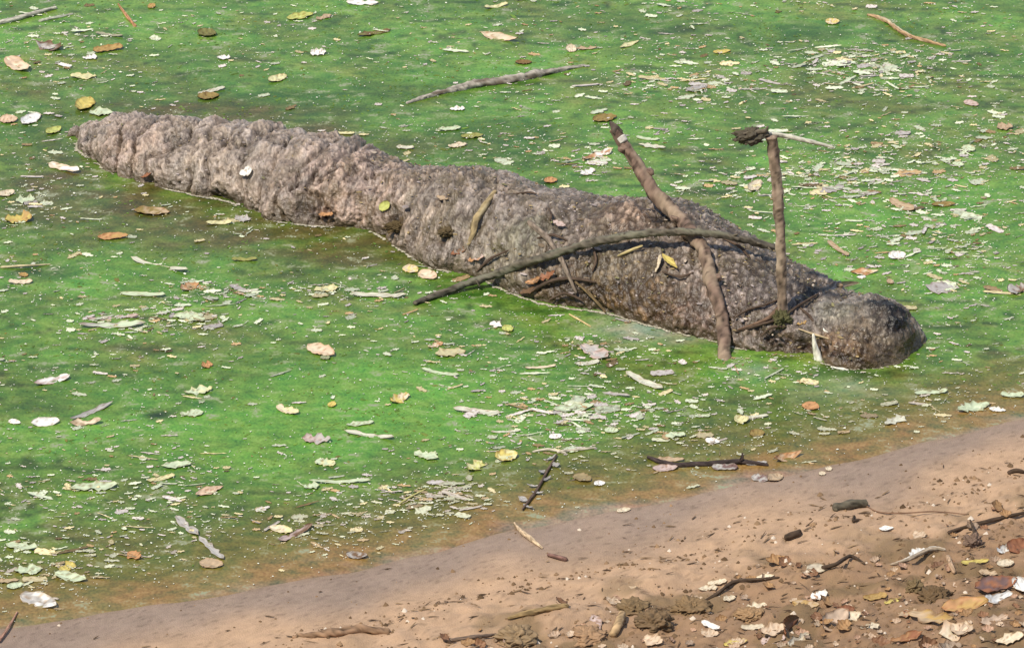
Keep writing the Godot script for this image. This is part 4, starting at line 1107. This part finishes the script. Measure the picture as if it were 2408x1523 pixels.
# ---------------------------------------------------------------- the near bank
func build_bank_things() -> void:
	var g := "twigs lying on the bank"
	var dark := Vector3(.075, .05, .032)
	twig([[1193, 1454, .003], [1240, 1441, .005], [1290, 1431, .005], [1337, 1424, .003]], [.0024, .0040, .0046, .0036], Vector3(.27, .185, .085), "yellow-brown twig on the bank with a dark right end", "twig", g)
	twig([[1060, 1506, .003], [1110, 1499, .004], [1168, 1491, .002]], [.0026, .0034, .0018], Vector3(.15, .105, .075), "dark straight twig at the near edge of the bank", "twig", g)
	twig([[688, 1499, .001], [770, 1489, .003], [850, 1482, .003], [918, 1486, .001]], [.0040, .0068, .0070, .0040], Vector3(.25, .155, .09), "brown root lying half buried at the near edge", "twig", g, 0.35)
	twig([[1960, 1194, .005], [2000, 1189, .006], [2040, 1184, .005]], [.0066, .0072, .0064], Vector3(.105, .09, .062), "short thick dark grey stub of wood on the wet sand", "branch", g, 0.2)
	twig([[1846, 1266, .004], [1864, 1258, .005], [1884, 1250, .003]], [.0044, .0060, .0040], dark, "small black piece of bark left of the wood stub", "twig", g, 0.3)
	twig([[2230, 1252, .003], [2290, 1234, .004], [2350, 1219, .005], [2420, 1203, .004]], [.0026, .0034, .0030, .0020], dark, "long dark twig running out at the right edge of the bank", "branch", g)
	twig([[2282, 1222, .006], [2292, 1250, .007], [2288, 1276, .002]], [.0014, .0028, .0030], dark, "dark side shoot crossing the long right-hand twig", "twig", g)
	twig([[2038, 1190, .002], [2070, 1204, .002], [2128, 1206, .002], [2200, 1203, .003], [2275, 1209, .002]], [.0012, .0012, .0010, .0010, .0008], Vector3(.22, .13, .08), "fine rootlet trailing right from the wood stub", "twig", g)
	twig([[1932, 1337, .004], [1965, 1326, .006], [2001, 1307, .008], [2034, 1326, .002]], [.0036, .0032, .0028, .0016], dark, "dark twig bent like a roof on the bank", "twig", g)
	twig([[1638, 1424, .002], [1690, 1394, .004], [1726, 1368, .005], [1790, 1362, .004], [1834, 1357, .002]], [.0014, .0028, .0030, .0024, .0014], dark, "long dark twig with a bend left of the roof-shaped one", "branch", g)
	twig([[1440, 1496, .002], [1452, 1470, .006], [1464, 1442, .010]], [.0066, .0062, .0050], Vector3(.40, .27, .14), "tan peg-like stick between the clods", "twig", g)
	twig([[2230, 1308, .004], [2237, 1328, .006], [2246, 1348, .003]], [.0030, .0040, .0030], Vector3(.46, .31, .19), "short tan twig at the right of the bank", "twig", g)
	twig([[2094, 1327, .002], [2130, 1318, .005], [2190, 1292, .006], [2225, 1292, .003]], [.0012, .0030, .0036, .0016], Vector3(.30, .24, .17), "twig wrapped in white bark on the right of the bank", "twig", g, 0.4, Vector3(.62, .56, .46))
	twig([[2010, 1212, .002], [2006, 1224, .004], [2020, 1222, .002]], [.0016, .0024, .0014], dark, "tiny dark twig just below the wood stub", "twig", g)
	twig([[2370, 1112, .003], [2390, 1106, .004], [2410, 1110, .003]], [.0030, .0040, .0030], dark, "black chip of wood at the right edge of the wet sand", "twig", g)
	var e := Vector3(.17, .115, .06)
	clod(1540, 1452, 84, 52, Vector3(.15, .10, .055), "largest dark mossy clod of earth on the bank")
	clod(1490, 1424, 84, 34, e, "brown clod left behind the largest dark clod")
	clod(1625, 1420, 90, 40, Vector3(.19, .125, .065), "brown clod right behind the largest dark clod")
	clod(1215, 1488, 84, 44, Vector3(.23, .16, .09), "olive brown clod by the dark straight twig")
	clod(2152, 1372, 40, 40, Vector3(.16, .115, .06), "small dark clod left of the low dark one")
	clod(2200, 1392, 76, 40, Vector3(.13, .085, .045), "low dark clod below the white-barked twig")
	clod(2290, 1264, 40, 44, Vector3(.16, .11, .08), "dark clod under the long right-hand twig")
	clod(1380, 1490, 90, 30, Vector3(.29, .18, .10), "flat reddish clod left of the peg-like stick")
	clod(1760, 1440, 70, 28, Vector3(.28, .175, .09), "low reddish clod in the leaf litter")
	g = "dead leaves on the bank"
	for r in [
		[2290, 1388, 2396, 1366, 34, "oval", "purple", 14, "large purplish brown leaf at the right edge", 0.15, "rust"],
		[2316, 1392, 2392, 1382, 18, "torn", "peach", 20, "peach strip in front of the large purplish leaf"],
		[2212, 1436, 2330, 1418, 32, "oval", "orange", 16, "big bright orange leaf in the near right litter", 0.18, "ochre"],
		[2140, 1446, 2256, 1462, 20, "torn", "tan", 14, "yellowish tan leaf under the big orange leaf", 0.2, "ochre"],
		[2206, 1500, 2292, 1478, 40, "torn", "cream", 18, "big cream leaf at the near right edge", 0.25, "peach"],
		[1834, 1498, 1866, 1458, 38, "oval", "rust", 44, "dark brown leaf standing on edge in the near litter", 0.3, "brown"],
		[1932, 1490, 1992, 1440, 38, "oval", "peach", 24, "peach leaf leaning in the litter right of the standing brown leaf", 0.15],
		[1982, 1458, 2024, 1446, 24, "torn", "cream", 20, "cream curled leaf upon the leaning peach leaf", 0.4],
		[1966, 1444, 2010, 1432, 20, "oval", "rust", 14, "red-brown leaf behind the cream curled leaf"],
		[1906, 1408, 1950, 1398, 24, "torn", "white", 18, "white crumpled leaf above the litter", 0.3],
		[1862, 1420, 1930, 1428, 20, "oval", "ochre", 12, "ochre leaf below the white crumpled leaf", 0.2, "tan"],
		[2028, 1410, 2088, 1400, 16, "strip", "ochre", 14, "narrow ochre leaf right of the white crumpled leaf"],
		[2078, 1422, 2130, 1408, 16, "torn", "yellow", 14, "yellow-brown leaf right of the narrow ochre leaf", 0.2, "brown"],
		[2310, 1418, 2380, 1398, 24, "torn", "white", 20, "white torn leaf below the purplish leaf", 0.2],
		[2386, 1388, 2424, 1370, 36, "oval", "white", 18, "white leaf cut by the right edge"],
		[2372, 1300, 2420, 1276, 32, "oval", "rust", 14, "red-brown leaf cut by the right edge"],
		[2342, 1304, 2388, 1284, 20, "torn", "white", 20, "white curled leaf left of the red-brown edge leaf", 0.3],
		[2344, 1330, 2386, 1322, 16, "oval", "cream", 14, "cream leaf under the white curled edge leaf"],
		[2258, 1326, 2328, 1318, 11, "strip", "yellow", 12, "thin yellow strip on the right of the bank"],
		[1650, 1462, 1694, 1482, 14, "strip", "white", 20, "white sliver of leaf left of the litter"],
		[1750, 1436, 1806, 1426, 22, "torn", "cream", 16, "cream leaf in the middle litter", 0.2],
		[1896, 1342, 1946, 1336, 20, "oval", "cream", 16, "pale yellow leaf left of the roof-shaped twig", 0.1],
		[2066, 1244, 2104, 1242, 12, "point", "white", 14, "small white leaf on the bare sand"],
		[2138, 1310, 2180, 1294, 22, "torn", "white", 20, "white bark flake on the white-barked twig"],
		[1662, 1374, 1712, 1366, 12, "strip", "cream", 14, "cream strip left end of the long bent twig"],
		[1776, 1360, 1824, 1354, 12, "point", "cream", 14, "cream pointed strip right end of the long bent twig"],
		[1640, 1386, 1690, 1382, 14, "torn", "cream", 14, "pale torn leaf below the cream strip of the bent twig"],
		[1392, 1448, 1412, 1496, 26, "point", "pink", 26, "pinkish wedge-shaped leaf between the clods", 0.1],
		[1788, 1512, 1850, 1502, 24, "torn", "pink", 18, "pink torn leaf at the near edge"],
		[1850, 1522, 1900, 1494, 20, "torn", "cream", 18, "cream leaf under the standing brown leaf"],
		[1740, 1478, 1800, 1474, 14, "strip", "cream", 14, "cream strip left of the standing brown leaf"],
		[1700, 1412, 1730, 1404, 14, "torn", "cream", 14, "small cream scrap above the middle litter"],
		[1180, 1512, 1260, 1500, 22, "torn", "pink", 14, "pinkish leaf under the olive brown clod"],
		[2092, 1512, 2170, 1490, 18, "torn", "orange", 14, "orange scrap left of the big cream leaf", 0.2, "rust"],
		[2300, 1470, 2372, 1450, 20, "torn", "peach", 16, "peach scrap right of the big cream leaf"],
		[2340, 1512, 2412, 1496, 22, "torn", "cream", 18, "cream scrap in the near right corner"],
		[2110, 1450, 2160, 1436, 18, "torn", "tan", 16, "tan curled leaf left of the yellow leaf", 0.3, "rust"],
		[1700, 1520, 1760, 1508, 18, "torn", "yellow", 14, "yellow torn leaf at the near edge", 0.2, "tan"],
		[2240, 1380, 2280, 1368, 14, "torn", "peach", 14, "peach scrap behind the big orange leaf"],
		[1450, 1388, 1500, 1380, 10, "torn", "tan", 10, "tan scrap behind the clods"],
		[1942, 1106, 1956, 1100, 11, "round", "cream", 16, "cream pebble-like scrap on the wet sand, upper of two"],
		[1926, 1116, 1942, 1112, 10, "round", "cream", 16, "cream pebble-like scrap on the wet sand, lower of two"],
		[2300, 1345, 2350, 1352, 14, "torn", "tan", 12, "tan torn leaf below the thin yellow strip"],
		[2020, 1480, 2070, 1470, 16, "torn", "cream", 14, "cream torn leaf right of the leaning peach leaf"],
		]:
		leaf(r, "dead_leaf", g, 0.002)

# ---------------------------------------------------------------- what nobody could count
# [x, y, rx, ry, strength] where flakes gather
const GATHER := [
	[1980, 150, 180, 50, 1.6], [1690, 205, 120, 55, 1.3], [2095, 190, 130, 40, 1.1], [2100, 400, 300, 120, 1.1], [1950, 420, 150, 60, .9], [1400, 380, 90, 40, 1.0], [350, 755, 170, 32, 1.8], [450, 760, 70, 30, 1.2],
	[500, 680, 150, 28, 1.0], [800, 690, 170, 24, 1.3], [1400, 830, 90, 40, 1.3], [1190, 950, 260, 50, .9], [1380, 960, 130, 40, 1.1], [920, 1175, 200, 50, 1.4], [790, 1272, 75, 36, 2.6], [110, 1330, 150, 50, 1.3],
	[250, 1150, 240, 60, .7], [1650, 1000, 280, 60, .9], [2050, 570, 200, 60, .7], [2270, 620, 160, 100, .9], [1660, 440, 120, 40, .7], [1600, 120, 140, 40, .5], [2250, 150, 150, 60, .6], [60, 480, 70, 60, .8], [120, 110, 150, 60, .5], [560, 525, 90, 30, .7], [1250, 340, 200, 40, .5], [1820, 880, 200, 40, .7], [2240, 950, 130, 30, .8], [1500, 190, 130, 40, .9], [1180, 1040, 130, 25, .8], [380, 1240, 200, 50, .6], [1060, 1180, 60, 40, 1.0], [1130, 800, 200, 40, .5], [2330, 330, 100, 60, .5],
	[950, 960, 240, 60, -.55], [700, 230, 300, 60, -.4], [1900, 70, 160, 25, -.7], [650, 1020, 140, 30, -.3], [150, 960, 120, 25, -.3], [700, 580, 300, 40, -.3]]

func build_bits() -> void:
	var centres := []
	for q in GATHER:
		var c := on_plane(q[0], q[1])
		centres.append([c.x, c.z, 1.0 / (q[2] * 0.00071), 1.0 / (q[3] * 0.00177), q[4]])
	var flakes := [[], [], []]
	var ftint := [PackedColorArray(), PackedColorArray(), PackedColorArray()]
	var specks := []
	var stint := PackedColorArray()
	var tufts := []
	var ttint := PackedColorArray()
	var tries := 0
	while tries < 170000:
		tries += 1
		var x := rng.randf_range(-1.5, 1.5)
		var z := rng.randf_range(-2.3, 1.35)
		var u := rng.randf()
		if tries % 2 == 0 and absf(x) > 1.0: continue
		var d := (z - shore_z(x)) * 0.88
		if d > -0.012: continue
		if body_y(x, z) > -0.5: continue
		var dens := 0.20 + 0.42 * smoothstep(0.0, 0.4, noise.get_noise_2d(x * 30, z * 40))
		for q in centres:
			var a: float = (x - q[0]) * q[2]
			var b: float = (z - q[1]) * q[3]
			var e := a * a + b * b
			if e < 5.0: dens += exp(-e) * q[4] * 1.35
		dens = maxf(dens, 0.03)
		dens *= lerpf(0.25, 1.0, smoothstep(-0.03, -0.16, d))
		var green := Vector3(.090, .165, .022).lerp(Vector3(.150, .260, .036), rng.randf())
		if rng.randf() < 0.35: green = green.lerp(Vector3(.17, .15, .03), rng.randf())
		if u < dens * 0.17:
			var k := rng.randi() % 3
			var len := 0.0037 * exp(rng.randfn(0, 0.6)) * (1.0 + 0.5 * clampf(dens - 0.7, 0, 1.2))
			var wid := len * rng.randf_range(0.25, 0.7)
			if rng.randf() < 0.07: len *= 2.6; wid *= 0.6
			len = minf(len, 0.03)
			var bs := Basis(Vector3.UP, rng.randfn(0.06, 0.5)) * Basis(Vector3.RIGHT, rng.randf_range(-0.05, 0.28)) * Basis(Vector3.BACK, rng.randf_range(-0.12, 0.12))
			bs = bs * Basis.from_scale(Vector3(len * 1.8, minf(len * 1.6, 0.010), wid * 1.9))
			flakes[k].append(Transform3D(bs, Vector3(x, 0.0006 + len * 0.04, z)))
			var r := rng.randf()
			var c := Vector3(.46, .50, .35)
			if r > 0.50: c = Vector3(.44, .40, .36)
			if r > 0.74: c = Vector3(.50, .44, .24)
			if r > 0.90: c = Vector3(.36, .25, .12)
			if r > 0.96: c = Vector3(.17, .12, .05)
			c *= rng.randf_range(0.85, 1.75)
			if d > -0.2: c = c.lerp(Vector3(.46, .38, .24), 0.4)
			ftint[k].append(v2c(c))
		elif u < dens * 0.17 + 0.06 + dens * 0.24:
			var sz := 0.0016 * exp(rng.randfn(0, 0.35))
			specks.append(Transform3D(Basis(Vector3.UP, rng.randf() * 6.0) * Basis.from_scale(Vector3(sz * 1.4, sz, sz)), Vector3(x, 0.0018, z)))
			stint.append(v2c(Vector3(.68, .68, .54) * rng.randf_range(0.7, 1.2)))
		elif u < 0.32 and d < -0.10 and noise.get_noise_2d(x * 34 + 9, z * 50) > -0.12:
			var sz := 0.0036 * exp(rng.randfn(0, 0.4))
			tufts.append(Transform3D(Basis(Vector3.UP, rng.randf() * 6.0) * Basis.from_scale(Vector3(sz * rng.randf_range(1.0, 2.2), sz * 0.22, sz)), Vector3(x, 0.0005, z)))
			ttint.append(v2c(green * rng.randf_range(0.6, 1.15)))
	for k in 3:
		scatter("floating_flakes", ["pale flakes and leaf crumbs strewn over the algae", "whitish and tan leaf crumbs drifting in bands on the algae", "greyish shreds of leaf scattered over the pond"][k], "leaf litter", leaf_mesh(1.0, 1.0, ["torn", "torn", "strip"][k], Vector3(.9, .9, .9), 0.16, 3 + k), m_leaf, flakes[k], ftint[k])
	scatter("white_specks", "tiny white specks peppering the algae", "specks", bit_mesh(9, 0.35, 5), m_bits, specks, stint)
	scatter("algae_tufts", "little green tufts roughening the skin of algae", "algae", bit_mesh(12, 0.5, 6), m_bits, tufts, ttint)
	# crumbs of earth, chips of wood and scraps of leaf on the bank
	var crumbs := []
	var ctint := PackedColorArray()
	var chips := []
	var ptint := PackedColorArray()
	var scraps := []
	var wtint := PackedColorArray()
	for i in 60000:
		var x := rng.randf_range(-1.1, 1.3)
		var z := rng.randf_range(0.3, 1.9)
		var d := (z - shore_z(x)) * 0.88
		if d < 0.004 or d > 0.8: continue
		var p := Vector3(x, land_y(x, z), z)
		var u := rng.randf()
		var dens := 0.05 + 0.75 * smoothstep(0.20, 0.42, d) + 1.5 * exp(-pow((d - 0.215 - 0.02 * noise.get_noise_2d(x * 20, 3)) / 0.018, 2)) + 1.0 * exp(-pow((d - 0.16 - 0.02 * noise.get_noise_2d(x * 24, 8)) / 0.012, 2)) * smoothstep(0.0, 0.3, noise.get_noise_2d(x * 30, 5) + 0.2)
		if u < dens * 0.42:
			var sz := 0.0028 * exp(rng.randfn(0, 0.6))
			sz = minf(sz, 0.010)
			crumbs.append(Transform3D(Basis(Vector3.UP, rng.randf() * 6) * Basis.from_scale(Vector3(sz * 1.4, sz, sz)), p))
			ctint.append(v2c(Vector3(.30, .19, .105).lerp(Vector3(.12, .075, .04), rng.randf() * (1.0 if d < 0.3 else 0.85)) * rng.randf_range(0.6, 1.2)) if rng.randf() > 0.07 else Color(.62, .52, .40))
		elif u < dens * 0.42 + minf(dens, 1.0) * 0.09:
			var ln := rng.randf_range(0.008, 0.030)
			chips.append(Transform3D(Basis(Vector3.UP, rng.randfn(0.35, 0.5)) * Basis(Vector3.BACK, rng.randfn(0, 0.12)) * Basis.from_scale(Vector3(ln, rng.randf_range(.0012, .003), rng.randf_range(.0014, .0035))), p + Vector3(0, 0.002, 0)))
			ptint.append(v2c(Vector3(.085, .055, .035).lerp(Vector3(.30, .2, .11), pow(rng.randf(), 2.0))))
		elif d > 0.30 and u > 0.974 - 0.035 * smoothstep(0.38, 0.62, d):
			var ln := 0.0066 * exp(rng.randfn(0, 0.5))
			ln = minf(ln, 0.020)
			var bs := Basis(Vector3.UP, rng.randfn(0.3, 0.8)) * Basis(Vector3.RIGHT, rng.randf_range(0.0, 0.7)) * Basis(Vector3.BACK, rng.randf_range(-0.3, 0.3))
			scraps.append(Transform3D(bs * Basis.from_scale(Vector3(ln * 1.8, ln * 1.4, ln * 1.2)), p + Vector3(0, 0.002 + ln * 0.1, 0)))
			var c: Vector3 = [Vector3(.58, .44, .30), Vector3(.48, .30, .19), Vector3(.42, .24, .10), Vector3(.26, .13, .06), Vector3(.46, .33, .22)][rng.randi() % 5]
			wtint.append(v2c(c * rng.randf_range(0.7, 1.15)))
	scatter("soil_crumbs", "crumbs of dark earth strewn over the bank", "soil", bit_mesh(31, 0.6, 6), m_soil, crumbs, ctint)
	scatter("wood_chips", "fine dark chips and rootlets washed up along the bank", "debris", bit_mesh(33, 0.5, 6), m_soil, chips, ptint)
	scatter("leaf_scraps", "scraps of dead leaf littering the near bank", "leaf litter", leaf_mesh(1.0, 1.0, "torn", Vector3(.95, .95, .95), 0.3, 37), m_leaf, scraps, wtint)
	# grit and shreds stuck to the hide
	var grit := []
	var gtint := PackedColorArray()
	for i in 2600:
		var s := rng.randf_range(0.03, 0.97)
		var b := body_at(s)
		var l := rng.randf_range(-0.75, 0.97)
		var q := TAIL + along * (s * body_len) + side * (b.x + b.y * l)
		q.y = body_y(q.x, q.z) + 0.0005
		if q.y < 0.004: continue
		var scaly := smoothstep(0.5, 0.65, s)
		if rng.randf() > 0.35 + 0.65 * scaly: continue
		var sz := 0.0024 * exp(rng.randfn(0, 0.45))
		var bs := Basis(Vector3.UP, rng.randfn(-0.5, 0.9)) * Basis(Vector3.RIGHT, rng.randf_range(0.2, 1.0) * l) * Basis.from_scale(Vector3(sz * rng.randf_range(1.2, 3.0), sz * 0.7, sz))
		grit.append(Transform3D(bs, q))
		var c: Vector3 = [Vector3(.44, .36, .27), Vector3(.14, .10, .06), Vector3(.30, .22, .10), Vector3(.36, .30, .27), Vector3(.20, .18, .08)][rng.randi() % 5]
		gtint.append(v2c(c * rng.randf_range(0.7, 1.2)))
	scatter("mud_grit", "grit and plant shreds stuck to the crocodile's muddy hide", "debris", bit_mesh(51, 0.5, 6), m_bits, grit, gtint)
	# the pale scum line along the waterline of the near flank
	var foam := []
	var otint := PackedColorArray()
	for i in 4200:
		var s := rng.randf_range(0.02, 0.999)
		var b := body_at(s)
		var near := rng.randf() < 0.8
		var wob := 0.004 * noise.get_noise_1d(s * 400.0)
		var strong := smoothstep(-0.15, 0.25, noise.get_noise_1d(s * 130.0 + 40.0)) + smoothstep(0.63, 0.66, s) * (1.0 - smoothstep(0.75, 0.77, s))
		if rng.randf() > strong * (0.9 if near else 0.3) or (s > 0.88 and rng.randf() < 0.75): continue
		var q := TAIL + along * (s * body_len) + side * (b.x + (b.y + 0.001 + absf(rng.randfn(0, 0.0022)) + wob) * (1 if near else -1))
		if (q.z - shore_z(q.x)) > -0.02: continue
		var sz := 0.0022 * exp(rng.randfn(0, 0.35))
		foam.append(Transform3D(Basis(Vector3.UP, -atan2(along.z, along.x) + rng.randfn(0, 0.3)) * Basis.from_scale(Vector3(sz * 2.2, sz * 0.7, sz)), Vector3(q.x, 0.0015, q.z)))
		otint.append(v2c(Vector3(.44, .40, .29) * rng.randf_range(0.5, 1.2)))
	scatter("scum_line", "pale line of scum along the crocodile's waterline", "scum", bit_mesh(57, 0.4, 6), m_bits, foam, otint)
